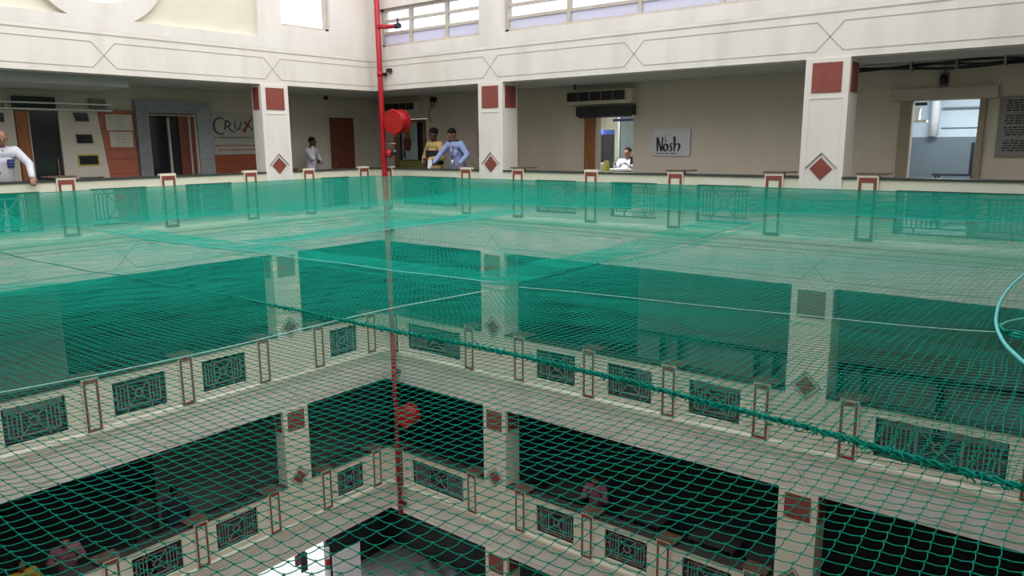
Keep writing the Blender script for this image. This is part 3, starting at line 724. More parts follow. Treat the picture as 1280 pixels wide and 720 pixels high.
# brown door near the corner + ceiling camera
d = struct('door_6', MB().box(-1.18, -.42, N - .05, N - .001, 0, 2.12, L), 'dwood')
MB().box(-1.22, -1.181, N - .06, N - .001, 0, 2.16, L).box(-.419, -.38, N - .06, N - .001, 0, 2.16, L).box(-1.18, -.42, N - .06, N - .001, 2.121, 2.16, L).build('door_frame', 'beigeL', d)
MB().tube([L(-.5, N - .09, 1.0), L(-.6, N - .09, 1.0)], .014, 8).build('handle', 'steel', d)
cm = thing('ceiling_camera', (-1.9, .35, 2.5), 'small dark dome camera under the ceiling near the brown door', 'camera')
MB().tube([(-2.0, .25, 2.619), (-2.0, .25, 2.60)], .07, 16).build('mount', 'grey', cm); MB().ball((-2.0, .25, 2.57), .055, 14, 8).build('dome', 'black', cm, True)
# plank resting on the parapet
MB().box(-.16, .02, -2.12, -1.90, .9575, 1.0).build('wood_offcut', 'slab', None, label='short brown wood offcut lying on the parapet beside the white pillar', cat='wood')

# ------------------------------------------------------------------ black rail frames one storey below
def railframe(x0, x1, posts, label):
    t = thing('rail_frame', ((x0 + x1) / 2, 1.8, -FH), label, 'railing', 'black rail frames one storey below')
    MB().box(x0, x1, 1.78, 1.84, -2.325, -2.28).build('top_rail', 'black', t)
    for p in posts: MB().box(p - .05, p + .05, 1.785, 1.835, -FH, -2.325).build('upright', 'black', t)
    return t
railframe(5.70, 9.20, [6.27, 6.66, 8.2, 8.54], 'black rail frame with four uprights before the grey wall one storey below')
railframe(9.55, 14.0, [9.68, 10.06, 11.2, 12.6], 'black rail frame one storey below, past the white pillar under the blue loop')

# ------------------------------------------------------------------ people
def rot2(p, a): c, s = math.cos(a), math.sin(a); return (p[0] * c - p[1] * s, p[0] * s + p[1] * c, p[2])
def hand_caps(mb, wrist, direction, palm_n, side, curl=.5, sc=1.0):
    w = Vector(wrist); d = Vector(direction).normalized(); n = Vector(palm_n); n = (n - d * n.dot(d)).normalized(); x = d.cross(n) * side
    pal = w + d * .075 * sc
    for o in (-.026, -.009, .009, .026): mb.capsule(w + x * o * .55 * sc, .013 * sc, pal + x * o * sc, .0125 * sc, 8)
    for i, (o, ln) in enumerate(((-.030, .058), (-.010, .070), (.010, .076), (.030, .070))):
        p0 = pal + x * o * sc; l = ln * sc
        a1, a2 = curl * .5, curl * 1.2
        p1 = p0 + (d * math.cos(a1) + n * math.sin(a1)) * l * .5; p2 = p1 + (d * math.cos(a2) + n * math.sin(a2)) * l * .5
        mb.capsule(p0, .0095 * sc, p1, .009 * sc, 8); mb.capsule(p1, .009 * sc, p2, .0075 * sc, 8)
    t0 = w + x * .02 * sc + d * .02 * sc; t1 = t0 + (x * .8 + d * .6 + n * .25).normalized() * .04 * sc; t2 = t1 + (x * .3 + d * .9 + n * .35).normalized() * .032 * sc
    mb.capsule(t0, .014 * sc, t1, .011 * sc, 8); mb.capsule(t1, .011 * sc, t2, .0085 * sc, 8)

def remesh(o, vox, it=4):
    m = o.modifiers.new('blend', 'REMESH'); m.mode = 'VOXEL'; m.voxel_size = vox; m.use_smooth_shade = True
    s = o.modifiers.new('soft', 'SMOOTH'); s.iterations = it; s.factor = .5

def person(label, loc, face, H=1.68, lean=0.0, hands=None, elbows=None, head_turn=0.0, head_pitch=0.0, skin='skin', shirt='whiteshirt', pants='navy',
           sleeves='long', seated=False, hair='short', extra=None, palms=None, curl=(.5, .5), vox=.008, hips=0.0, group=None):
    k = H / 1.70; V = Vector
    hipz = .90 if not seated else .50
    def up(p):                                            # torso space -> leaned about the hips
        y, z = p[1], p[2] - hipz
        return V((p[0], y * math.cos(lean) + z * math.sin(lean), hipz - y * math.sin(lean) + z * math.cos(lean)))
    dz = hipz - .90
    sh = {s: up((s * .185, 0, 1.40 + dz)) for s in (-1, 1)}
    neck = up((0, .0, 1.45 + dz)); headc = up((0, .03, 1.60 + dz)); chest = up((0, .0, 1.25 + dz)); belly = up((0, .01, 1.04 + dz)); pel = V((0, 0, hipz))
    if seated:
        knee = {s: V((s * .12, .42, .50)) for s in (-1, 1)}; ank = {s: V((s * .12, .40, .09)) for s in (-1, 1)}
    else:
        knee = {s: V((s * .10, .02, .49)) for s in (-1, 1)}; ank = {s: V((s * .105, -.01, .085)) for s in (-1, 1)}
    hands = hands or {}; elbows = elbows or {}
    el, wr = {}, {}
    for s in (-1, 1):
        el[s] = V(elbows[s]) if s in elbows else up((s * .24, -.03, 1.11 + dz)); wr[s] = V(hands[s]) if s in hands else up((s * .25, .05, .87 + dz))
    b = MB()
    # head in its own turn, then placed
    hb = MB()
    hb.ball((0, 0, .015), (.074, .092, .105), 18, 14).ball((0, .022, -.045), (.056, .068, .070), 16, 12)
    hb.ball((0, .094, -.005), (.013, .02, .022), 10, 8); hb.capsule((0, .085, .03), .010, (0, .098, -.005), .012, 8)
    for s in (-1, 1): hb.ball((s * .076, -.005, 0), (.012, .022, .032), 10, 8); hb.ball((s * .030, .078, .028), (.024, .014, .010), 8, 6)
    hb.ball((0, .084, -.052), (.024, .012, .010), 10, 6)
    Rm = Matrix.Rotation(head_turn, 4, 'Z') @ Matrix.Rotation(-lean * .5 - head_pitch, 4, 'X')
    b.add([Rm @ V(p) + headc for p in hb.v], hb.f)
    b.capsule(up((0, -.01, 1.42 + dz)), .058, headc + Rm @ V((0, -.012, -.05)), .054)
    T_ = [(sh[-1] * .8 + chest * .2, .085, sh[1] * .8 + chest * .2, .085), (chest + V((-.055, 0, 0)), .105, chest + V((.055, 0, 0)), .105), (chest + V((-.05, 0, 0)), .11, belly + V((-.05, 0, 0)), .105),
          (chest + V((.05, 0, 0)), .11, belly + V((.05, 0, 0)), .105), (belly + V((-.05, 0, 0)), .105, pel + V((-.06, 0, .02)), .11), (belly + V((.05, 0, 0)), .105, pel + V((.06, 0, .02)), .11)]
    A_ = [(sh[s], .062, el[s], .044) for s in (-1, 1)]
    L_ = [(pel + V((s * .085, 0, -.03)), .095, knee[s], .062) for s in (-1, 1)] + [(knee[s], .060, ank[s], .040) for s in (-1, 1)]
    for c in T_ + A_ + L_: b.capsule(c[0], c[1], c[2], c[3])
    for s in (-1, 1):
        b.capsule(el[s], .043, wr[s], .027)
        dr = (wr[s] - el[s]).normalized()
        hand_caps(b, wr[s], dr, (palms or {}).get(s, (-s * 1.0, .3, 0)), -s, curl[0 if s < 0 else 1])
        b.capsule(ank[s] + V((0, -.03, -.045)), .036, ank[s] + V((s * .02, .14, -.055)), .028)
    sc = lambda mb: [tuple(v * k for v in p) for p in mb.v]
    b.v = sc(b)
    org = V(loc)
    def put(mb, name, m, parent, vx, it=4):
        me = bpy.data.meshes.new(name); me.from_pydata([tuple(p) for p in mb.v], [], mb.f); me.update(); me.materials.append(M[m])
        me.polygons.foreach_set('use_smooth', [True] * len(me.polygons))
        o = bpy.data.objects.new(name, me); C.objects.link(o)
        if parent is None: o.location = org; o.rotation_euler = (0, 0, face)
        else: o.parent = parent
        if vx: remesh(o, vx, it)
        return o
    root = put(b, 'person', skin, None, vox, 2); tag(root, label, 'person', group)
    g = .014
    s_ = MB()
    for c in T_ + A_: s_.capsule(c[0], c[1] + g, c[2], c[3] + g)
    s_.capsule(pel + V((-.06, 0, .02)), .124, pel + V((.06, 0, -.05)), .122)
    for s in (-1, 1):
        e = el[s].lerp(wr[s], .9 if sleeves == 'long' else .05); s_.capsule(el[s], .044 + g, e, .030 + g)
    s_.v = sc(s_); put(s_, 'shirt', shirt, root, vox * 1.3)
    col = MB(); col.tube([neck + V((0, -.01, -.04)), neck + V((0, 0, .012))], 0, 14, [.085, .066]); col.v = sc(col); put(col, 'collar', shirt, root, 0)
    p_ = MB()
    for c in L_: p_.capsule(c[0], c[1] + .013, c[2], c[3] + (.02 if c[3] < .05 else .013))
    p_.capsule(pel + V((-.06, 0, 0)), .118, pel + V((.06, 0, 0)), .118); p_.v = sc(p_); put(p_, 'trousers', pants, root, vox * 1.3)
    h_ = MB()
    if hair == 'tall':
        h_.ball((0, -.012, .075), (.088, .102, .085), 18, 12)
    elif hair == 'bald':
        h_.ball((0, -.034, .022), (.082, .080, .078), 16, 10)
    elif hair == 'long':
        h_.ball((0, -.018, .035), (.088, .100, .095), 18, 12); h_.ball((0, -.06, -.07), (.075, .05, .12), 14, 10)
    else:
        h_.ball((0, -.014, .048), (.082, .094, .086), 18, 12)
    h_.v = [Rm @ V(p) + headc for p in h_.v]; h_.v = sc(h_); put(h_, 'hair', 'hair', root, 0)
    for s in (-1, 1):
        e = MB().ball((s * .030, .086, .014), (.013, .006, .006), 8, 6); e.v = [Rm @ V(p) + headc for p in e.v]; e.v = sc(e); put(e, 'eye', 'black', root, 0)
        f = MB().capsule(ank[s] + V((0, -.035, -.045)), .046, ank[s] + V((s * .02, .15, -.052)), .036); f.v = sc(f); f.v = [(p[0], p[1], max(p[2], 0.0)) for p in f.v]; put(f, 'shoe', 'black', root, 0)
    if extra: extra(put, root, sc, up, V, MB)
    return root

# man leaning over the parapet at the left edge of the view: local +Y faces the courtyard (world +X)
def ex_left(put, root, sc, up, V, MB):
    m = MB(); c = up((-.085, .128, 1.25)); m.capsule(c + V((-.035, 0, -.055)), .012, c + V((-.035, 0, .05)), .012).capsule(c + V((.035, -.004, -.055)), .012, c + V((.035, -.004, .05)), .012)
    m.capsule(c + V((-.03, 0, 0)), .05 * .5, c + V((.03, 0, 0)), .05 * .5).capsule(c + V((-.03, 0, .04)), .02, c + V((.03, 0, .04)), .02).capsule(c + V((-.03, 0, -.04)), .02, c + V((.03, 0, -.04)), .02)
    m.v = sc(m); put(m, 'pocket', 'navyblue', root, .006)
person('man in white shirt with dark blue chest pocket leaning one arm over the parapet', (-.47, -7.22, 0), -PI / 2 , 1.74, lean=.28,
       hands={-1: (-.24, .52, .985), 1: (.22, .42, 1.12)}, elbows={-1: (-.29, .33, 1.185), 1: (.30, .28, 1.16)}, head_turn=-.2, head_pitch=.25, skin='skin3', hair='bald', extra=ex_left,
       palms={-1: (0, .3, -1), 1: (0, .3, -1)}, curl=(.8, .8))
def lanyard(col='navyblue', card=True):
    def f(put, root, sc, up, V, MB):
        m = MB(); z = 0
        m.tube([up((-.055, .05, 1.44)), up((-.07, .115, 1.36)), up((-.03, .138, 1.22)), up((0, .142, 1.12))], .007, 6).tube([up((.055, .05, 1.44)), up((.07, .115, 1.36)), up((.03, .138, 1.22)), up((0, .142, 1.12))], .007, 6)
        m.v = sc(m); put(m, 'lanyard', col, root, 0)
        if card:
            q = MB(); c = up((0, .146, 1.07)); q.box(c.x - .032, c.x + .032, c.y - .003, c.y + .004, c.z - .045, c.z + .045); q.v = sc(q); put(q, 'card', 'white', root, 0)
    return f
person('man in white shirt holding one hand to his cheek beside the brown door', (-1.55, -.60, 0), -PI / 2 + .45, 1.62, lean=.02, hands={1: (.125, .10, 1.50), -1: (.08, .25, 1.15)},
       elbows={1: (.25, .17, 1.22), -1: (-.24, .12, 1.13)}, skin='skin2', extra=lanyard('darkcloth', False), palms={1: (-1, 0, .2), -1: (0, -1, 0)}, curl=(.5, .9), head_turn=-.2)
# yellow shirt with a black chest band
def ex_band(put, root, sc, up, V, MB):
    m = MB()
    for z0, z1 in ((1.085, 1.285), (.985, 1.055)):
        pts = [up((x, y, z0)) for x, y in ((-.178, -.07), (-.190, .02), (-.14, .135), (0, .150), (.14, .135), (.190, .02), (.178, -.07))]
        pt2 = [up((x, y, z1)) for x, y in ((-.182, -.07), (-.194, .02), (-.145, .130), (0, .146), (.145, .130), (.194, .02), (.182, -.07))]
        n = len(pts); m.add(pts + pt2 + [p * 1.0 + V((0, -.02, 0)) for p in pts + pt2], [(i, i + 1, n + i + 1, n + i) for i in range(n - 1)] + [(2 * n + i, 3 * n + i, 3 * n + i + 1, 2 * n + i + 1) for i in range(n - 1)])
    m.v = sc(m); put(m, 'chest_band', 'darkcloth', root, 0)
person('man in mustard shirt with black chest band standing beside the guard', (1.22, .62, 0), PI - .12, 1.76, hands={-1: (-.03, .21, 1.10), 1: (.10, .22, 1.02)}, elbows={-1: (-.29, .02, 1.13), 1: (.29, .06, 1.12)},
       skin='skin2', shirt='yellowshirt', pants='darkcloth', hair='tall', extra=ex_band, palms={-1: (.3, -1, 0), 1: (-.3, -1, 0)}, curl=(.9, .9), head_turn=-.15)
def ex_guard(put, root, sc, up, V, MB):
    lanyard('maroon', True)(put, root, sc, up, V, MB)
    m = MB()
    for s in (-1, 1):
        a, b_ = up((s * .09, .03, 1.475)), up((s * .19, .0, 1.455)); m.capsule(a, .018, b_, .018)
    m.v = sc(m); put(m, 'epaulette', 'navy', root, 0)
    q = MB().tube([up((-.185, .05, 1.42)), up((-.215, .10, 1.30)), up((-.13, .155, 1.17)), up((-.04, .150, 1.20))], .008, 6); q.v = sc(q); put(q, 'whistle_cord', 'navyblue', root, 0)
    c = MB().ball((-.262, .02, 1.30), (.015, .035, .04), 10, 8); c.v = sc(c); put(c, 'arm_badge', 'navy', root, 0)
person('security guard in light blue uniform shirt reaching across the parapet', (2.04, .50, 0), PI - .12, 1.78, lean=.20, hands={1: (.37, .36, 1.02), -1: (-.33, .26, 1.02)}, elbows={1: (.32, .20, 1.21), -1: (-.36, .08, 1.18)},
       skin='skin', shirt='blueshirt', pants='navy', head_turn=-.15, head_pitch=.30, extra=ex_guard, palms={1: (0, .2, -1), -1: (0, .2, -1)}, curl=(.5, .6))
pp = thing('paper_sheet', (1.63, .12, .957), 'folded white papers held on the parapet between the guard and the man in mustard', 'paper')
MB().prism([(1.50, .9575), (1.62, .9575), (1.63, 1.10), (1.59, 1.15), (1.51, 1.13)], .10, .11, R).build('sheet', 'white', pp)
# shop people
person('man in white shirt seated behind the shop counter', (4.12, 4.02, 0), PI, 1.74, hands={-1: (-.16, .30, .95), 1: (.16, .30, .95)}, elbows={-1: (-.26, .10, .84), 1: (.26, .10, .84)}, skin='skin', pants='navy', seated=True,
       palms={-1: (0, .2, -1), 1: (0, .2, -1)}, hips=0, vox=.012)
def stool(x, y, label, z0=0):
    st = thing('stool', (x, y, z0), label, 'stool')
    MB().tube([(x, y, z0 + .27), (x, y, z0 + .30)], .17, 16).build('seat', 'black', st); MB().tube([(x, y, z0 + .02), (x, y, z0 + .27)], .03, 8).build('post', 'darksteel', st)
    MB().tube([(x, y, z0), (x, y, z0 + .02)], .16, 16).build('base', 'darksteel', st)
stool(4.12, 4.02, 'dark stool under the man behind the shop counter')
person('man in pale shirt with black hair seated at the shop entrance, seen from behind', (4.12, 2.66, 0), .1, 1.66, skin='skin', shirt='whiteshirt', pants='darkcloth', seated=True, vox=.012,
       hands={-1: (-.14, .36, .62), 1: (.14, .36, .62)}, elbows={-1: (-.27, .08, .80), 1: (.27, .08, .80)}, palms={-1: (0, .2, -1), 1: (0, .2, -1)})
stool(4.12, 2.66, 'dark stool under the man seated at the shop entrance')

# people two storeys below
z2 = -2 * FH
person('person in bright yellow shirt sitting two storeys below', (-.75, -7.62, z2), -PI / 2, 1.62, skin='skin', shirt='brightyellow', pants='darkcloth', hair='long', vox=.012, seated=True,
       hands={-1: (-.14, .36, .62), 1: (.14, .36, .62)}, elbows={-1: (-.27, .08, .80), 1: (.27, .08, .80)}, palms={-1: (0, .2, -1), 1: (0, .2, -1)})
stool(-.75, -7.62, 'dark stool under the person in yellow two storeys below', z2)
person('person in pale pink top resting both hands on the lower parapet cap', (-.56, -6.98, z2), -PI / 2 - .3, 1.55, lean=.25, hands={-1: (-.18, .34, 1.24), 1: (.16, .34, 1.24)}, elbows={-1: (-.28, .14, 1.16), 1: (.28, .16, 1.16)},
       skin='skin3', shirt='pinkshirt', pants='darkcloth', sleeves='short', palms={-1: (0, .2, -1), 1: (0, .2, -1)}, vox=.012)
person('dark clothed person standing two storeys below, taller of the pair', (-.62, -5.62, z2), PI / 2 + .4, 1.72, skin='skin2', shirt='darkcloth', pants='darkcloth', vox=.012)
person('dark clothed person in navy standing two storeys below, shorter of the pair', (-.70, -4.93, z2), PI / 2 - .4, 1.52, skin='skin2', shirt='navy', pants='navyblue', vox=.012)
person('person in dusty pink shirt behind the lower parapet two storeys below', (5.52, .62, z2), PI + .2, 1.55, lean=.15, hands={-1: (-.16, .34, 1.24), 1: (.16, .34, 1.24)}, elbows={-1: (-.28, .16, 1.12), 1: (.28, .18, 1.12)},
       skin='skin', shirt='pinkshirt', pants='darkcloth', palms={-1: (0, .2, -1), 1: (0, .2, -1)}, vox=.012)
# low tables behind the lower parapet
for i, x in enumerate((4.6, 6.4, 7.9, 9.0)):
    t = thing('canteen_table', (x, 1.1, z2), 'grey topped canteen table behind the lower parapet', 'table', 'canteen tables two storeys below')
    MB().box(x - .45, x + .45, .75, 1.4, z2 + .72, z2 + .75).build('top', 'darkfloor', t)
    for sx in (-.4, .4):
        for sy in (.8, 1.35): MB().box(x + sx - .02, x + sx + .02, sy - .02, sy + .02, z2, z2 + .72).build('leg', 'darksteel', t)

# ------------------------------------------------------------------ ground floor
zg = -9.9
pt = thing('striped_post', (-.12, -1.86, zg), 'red and white striped post on the ground floor', 'post')
for i in range(9): MB().tube([(-.12, -1.86, zg + .26 * i), (-.12, -1.86, zg + .26 * (i + 1))], .055, 14).build('band', 'redpaint' if i % 2 else 'white', pt)
hs = thing('hanging_sign', (-.02, -2.6, -7.8), 'small magenta and dark grey sign hanging against the bright ground floor opening', 'sign')
MB().box(-.06, -.03, -2.62, -2.46, -7.79, -7.36).build('grey_panel', 'darksteel', hs); MB().box(-.06, -.03, -2.76, -2.63, -7.58, -7.33).build('magenta_panel', 'pinkshirt', hs)
MB().box(-.05, -.04, -2.7, -2.5, -7.36, -7.285).build('hanger', 'darksteel', hs)
sb = thing('banner_stand', (-.25, -1.25, zg), 'white standing banner board on the ground floor below the riser pipe', 'banner')
MB().prism([(.85, zg + .5), (1.65, zg + .5), (1.65, zg + 2.0), (.85, zg + 2.0)], .20, .23, L).build('board', 'white', sb)
for h in (.95, 1.55): MB().tube([L(h, .24, zg), L(h, .24, zg + 2.0)], .015, 8).build('leg', 'darksteel', sb)
tp = MB(); n = 26
import itertools
def tz(i, j): return .55 * math.exp(-((i / n - .5) ** 2 + (j / n - .5) ** 2) * 6) * (.7 + .3 * math.sin(i * .9) * math.cos(j * .8)) + .12 * abs(math.sin(i * .45 + j * .7))
vs = [(-.9 + 3.6 * i / n, -1.0 + 2.6 * j / n, zg + .01 + tz(i, j)) for i in range(n + 1) for j in range(n + 1)]
fs = [(i * (n + 1) + j, (i + 1) * (n + 1) + j, (i + 1) * (n + 1) + j + 1, i * (n + 1) + j + 1) for i in range(n) for j in range(n)]
b0 = len(vs); vs += [(x, y, zg + .002) for x, y, z in vs]
fs += [tuple(b0 + q for q in reversed(f)) for f in fs]
edge = [i * (n + 1) for i in range(n + 1)] + [n * (n + 1) + j for j in range(1, n + 1)] + [i * (n + 1) + n for i in range(n - 1, -1, -1)] + [j for j in range(n - 1, 0, -1)]
fs += [(edge[q], edge[(q + 1) % len(edge)], b0 + edge[(q + 1) % len(edge)], b0 + edge[q]) for q in range(len(edge))]
tp.add(vs, fs); tp.v = [(x + .15, y + .35, z) for x, y, z in tp.v]; tp.build('plastic_sheet', 'tarp', None, True, label='crumpled grey plastic sheet on the ground floor under the far corner', cat='sheet')

# ------------------------------------------------------------------ the safety net
def netz(x, y):
    x = np.asarray(x, float); y = np.asarray(y, float)
    e = lambda t, q: 1 - np.exp(-np.clip(t, 0, None) / q)
    b = e(x, 1.3) * e(LX - x, .9) * e(-y, 2.4) * e(LY + y, .9)
    t = np.clip((np.hypot(LX - x, LY + y) - 2.6) / 4.5, 0, 1); D = .125 + .18 * t * t * (3 - 2 * t)
    z = .775 - D * b
    return z + .010 * np.sin(x * 1.7 + y * .6) * b + .007 * np.sin(y * 2.3 - x * .9 + 1.0) * b + .004 * np.sin(x * 5.1 + 2 * y) * b
def line(P): P = np.array(P, float); return lambda t: np.interp(t, P[:, 0], P[:, 1])
seam_y = line([(0, -9.05), (5.1, -9.06), (7.26, -9.0), (9.2, -9.16), (10.2, -9.33), (11.12, -9.39), (11.9, -9.45), (12.45, -9.565), (12.83, -9.70), (13.05, -9.78)])
edge_x = line([(-11.5, 10.36), (-9.9, 10.365), (-9.4, 10.315), (-8.9, 10.235), (-7.86, 10.137), (-6.3, 9.95), (-4.6, 9.93), (0, 9.9)])
hem_y = line([(0, -7.70), (6.4, -7.7), (8.8, -7.73), (10, -7.9), (10.9, -8.02), (11.5, -8.04), (12.3, -8.137), (13.05, -8.2)])
hem_x = line([(-7.7, 6.47), (-6.5, 6.74), (-5.2, 6.81), (-4.4, 6.9), (0, 7.0)])
NEARX, NEARY = 9.6, -8.6
def wob(u, v, ph): return .006 * np.sin(u * 3.1 + v * 1.3 + ph) + .0035 * np.sin(u * 9.0 + v * 5.0 + ph * 2) + .0025 * np.sin(u * 17 - v * 11 + ph * 3)

def field(x, y, ph):
    return x + wob(x, y, ph) + 1.2 * wob(y, x, ph + 2), y + 1.6 * wob(y, x, ph + 1)
def strand_positions(kind, c, s, cell, ph):
    return field(s, c + 0 * s, ph) if kind == 'x' else field(c + 0 * s, s, ph)

def make_net(name, x0, x1, y0, y1, cell, rad, dz, ph, label, mask=None, near=True):
    V, Fc = [], []; base = 0; FS = .24 if mask is None else .09
    ang = np.array([PI / 2, PI / 2 + 2 * PI / 3, PI / 2 + 4 * PI / 3])
    def sweep(P, rr):
        nonlocal base
        n = len(P)
        if n < 2: return
        t = np.gradient(P, axis=0); t /= np.linalg.norm(t, axis=1)[:, None] + 1e-12
        up = np.array([0, 0, 1.0]); xa = np.cross(t, up); xa /= np.linalg.norm(xa, axis=1)[:, None] + 1e-12; ya = np.cross(xa, t)
        ring = P[:, None, :] + rr[:, None, None] * (xa[:, None, :] * np.cos(ang)[None, :, None] + ya[:, None, :] * np.sin(ang)[None, :, None])
        V.append(ring.reshape(-1, 3))
        i = np.arange(n - 1)[:, None] * 3; j = np.arange(3)[None, :]; j2 = (j + 1) % 3
        q = np.stack([i + j, i + j2, i + 3 + j2, i + 3 + j], -1).reshape(-1, 4) + base
        Fc.append(q); base += 3 * n
    def path(kind, c, a, b):
        far = np.arange(a, b, FS); k0 = NEARX if kind == 'x' else None
        lim = NEARX if kind == 'x' else NEARY
        isnear = near and ((c < NEARY) if kind == 'x' else (c > NEARX))
        if isnear:
            if kind == 'x': s = np.concatenate([np.arange(a, min(lim, b), FS), np.arange(max(lim, a), b + 1e-6, cell / 3)])
            else: s = np.concatenate([np.arange(a, min(lim, b), cell / 3), np.arange(max(lim, a), b + 1e-6, FS)])
        else: s = np.append(far, b)
        s = np.unique(np.round(np.append(s, b), 5))
        x, y = strand_positions(kind, c, s, cell, ph); x = np.clip(x, .02, LX - .02); y = np.clip(y, -LY + .02, -.02)
        z = netz(x, y) + dz
        rr = np.full(len(s), rad)
        if isnear:                                        # the slack of each mesh side between two knots
            sel = (s > lim) if kind == 'x' else (s < lim)
            org = x0 if kind == 'x' else y0
            w = np.sin(PI * ((s - org) / cell % 1.0)) ** 2 * sel
            z = z - .0018 * w
            if kind == 'x': y = y + .0018 * w * np.sin(c * 37)
            else: x = x + .0022 * w
        P = np.stack([x, y, z], 1)
        if mask is None: sweep(P, rr); return
        ok = mask(s, c + 0 * s) if kind == 'x' else mask(c + 0 * s, s)
        ids = np.flatnonzero(ok)
        for run in np.split(ids, np.flatnonzero(np.diff(ids) > 1) + 1):
            if len(run) > 1: sweep(P[run], rr[run])
    for c in np.arange(y0, y1 + 1e-6, cell): path('x', c, x0, x1)
    for c in np.arange(x0, x1 + 1e-6, cell): path('y', c, y0, y1)
    # knots where two strands meet, close to the viewer
    if near:
        xs = np.arange(x0, x1 + 1e-6, cell); ys = np.arange(y0, y1 + 1e-6, cell)
        X, Y = np.meshgrid(xs[xs > NEARX], ys[ys < NEARY]); X = X.ravel(); Y = Y.ravel()
        if mask is not None: k_ = mask(X, Y); X, Y = X[k_], Y[k_]
        if len(X):
            px, py = field(X, Y, ph); px = np.clip(px, .02, LX - .02); py = np.clip(py, -LY + .02, -.02)
            pz = netz(px, py) + dz
            o = np.array([(1, 0, 0), (-1, 0, 0), (0, 1, 0), (0, -1, 0), (0, 0, 1), (0, 0, -1)]) * (rad * 3.0)
            V.append((np.stack([px, py, pz], 1)[:, None, :] + o[None]).reshape(-1, 3))
            f = np.array([(0, 2, 4), (2, 1, 4), (1, 3, 4), (3, 0, 4), (2, 0, 5), (1, 2, 5), (3, 1, 5), (0, 3, 5)])
            T3 = (np.arange(len(X))[:, None, None] * 6 + f[None] + base).reshape(-1, 3)
        else: T3 = np.zeros((0, 3), int)
    else: T3 = np.zeros((0, 3), int)
    V = np.concatenate(V); Q = np.concatenate(Fc)
    cx_, cy_, cz_ = (x0 + x1) / 2, (y0 + y1) / 2, .65
    V = V - np.array([cx_, cy_, cz_])
    me = bpy.data.meshes.new(name)
    me.vertices.add(len(V)); me.vertices.foreach_set('co', V.astype(np.float32).ravel())
    nl = Q.size + T3.size
    me.loops.add(nl); me.loops.foreach_set('vertex_index', np.concatenate([Q.ravel(), T3.ravel()]).astype(np.int32))
    npoly = len(Q) + len(T3); me.polygons.add(npoly)
    st = np.concatenate([np.arange(len(Q)) * 4, Q.size + np.arange(len(T3)) * 3]).astype(np.int32)
    me.polygons.foreach_set('loop_start', st)
    me.polygons.foreach_set('use_smooth', np.ones(npoly, bool))
    me.update(calc_edges=True); me.validate()
    me.materials.append(M['net'])
    o = bpy.data.objects.new(name, me); C.objects.link(o); o.location = (cx_, cy_, cz_)
    return tag(o, label, 'net', 'green safety nets over the courtyard')
r0 = .0010
E_ = .06
X0, X1, Y0, Y1 = E_, LX - E_, -LY + E_, -E_
make_net('safety_net', X0, X1, Y0, Y1, .037, .00115, 0, .3, 'coarse green safety net covering the near and the beige shop side of the courtyard', lambda x, y: (y < hem_y(x)) | (x > edge_x(y)))
make_net('safety_net', X0, 10.6, Y0, -7.6, .043, .0006, .010, 1.7, 'second green net layer between the pale rope and the steel doorway side', lambda x, y: (y < hem_y(x)) & (x < edge_x(y)))
make_net('safety_net', 9.9, X1, -9.9, -7.8, .037, .0008, .010, 2.9, 'narrow overlap strip of green net between the twisted seam and the white rope', lambda x, y: (x > edge_x(y)) & (y < hem_y(x)) & (y > seam_y(x)))
make_net('safety_net', 9.8, X1, -8.3, -2.8, .055, r0 * .6, .016, 4.1, 'green net layer beyond the white rope along the beige shop side', lambda x, y: (x > edge_x(y)) & (y > hem_y(x)), near=False)
make_net('safety_net', X0, 10.6, -8.2, Y1, .050, r0, .004, 3.3, 'wide meshed green net in the far corner around the riser pipe', lambda x, y: (x < edge_x(y) + .14) & (y > hem_y(x) - .14), near=False)
make_net('safety_net', 3.0, 10.6, -8.2, -4.2, .050, r0, .014, 2.2, 'wide meshed second net layer beyond the bright cyan hem cord', lambda x, y: (x < edge_x(y) + .14) & (y > hem_y(x) - .14), near=False)
make_net('safety_net', 4.0, 10.4, -8.0, -7.0, .023, r0 * .85, .020, 3.9, 'gathered bright hem strip of net along the cyan hem cord', lambda x, y: (x < edge_x(y) + .05) & (y > hem_y(x) - .06) & (y < hem_y(x) + .45), near=False)
make_net('safety_net', 6.0, 7.2, -7.2, -3.4, .023, r0 * .85, .026, 5.9, 'gathered bright hem strip of net running away towards the far corner', lambda x, y: (x < hem_x(y)) & (x > hem_x(y) - .6), near=False)

make_net('safety_net', 4.0, X1, -4.4, -1.2, .042, r0 * .85, .030, 7.7, 'green net strip sagging just in front of the beige shop side parapet', near=False)
make_net('safety_net', 9.2, 10.3, -7.9, -3.2, .024, r0 * .85, .024, 6.7, 'gathered bright strip of net left of the thin green edge cord beyond the white rope', lambda x, y: (x < edge_x(y) + .03) & (x > edge_x(y) - .55) & (y > hem_y(x)), near=False)

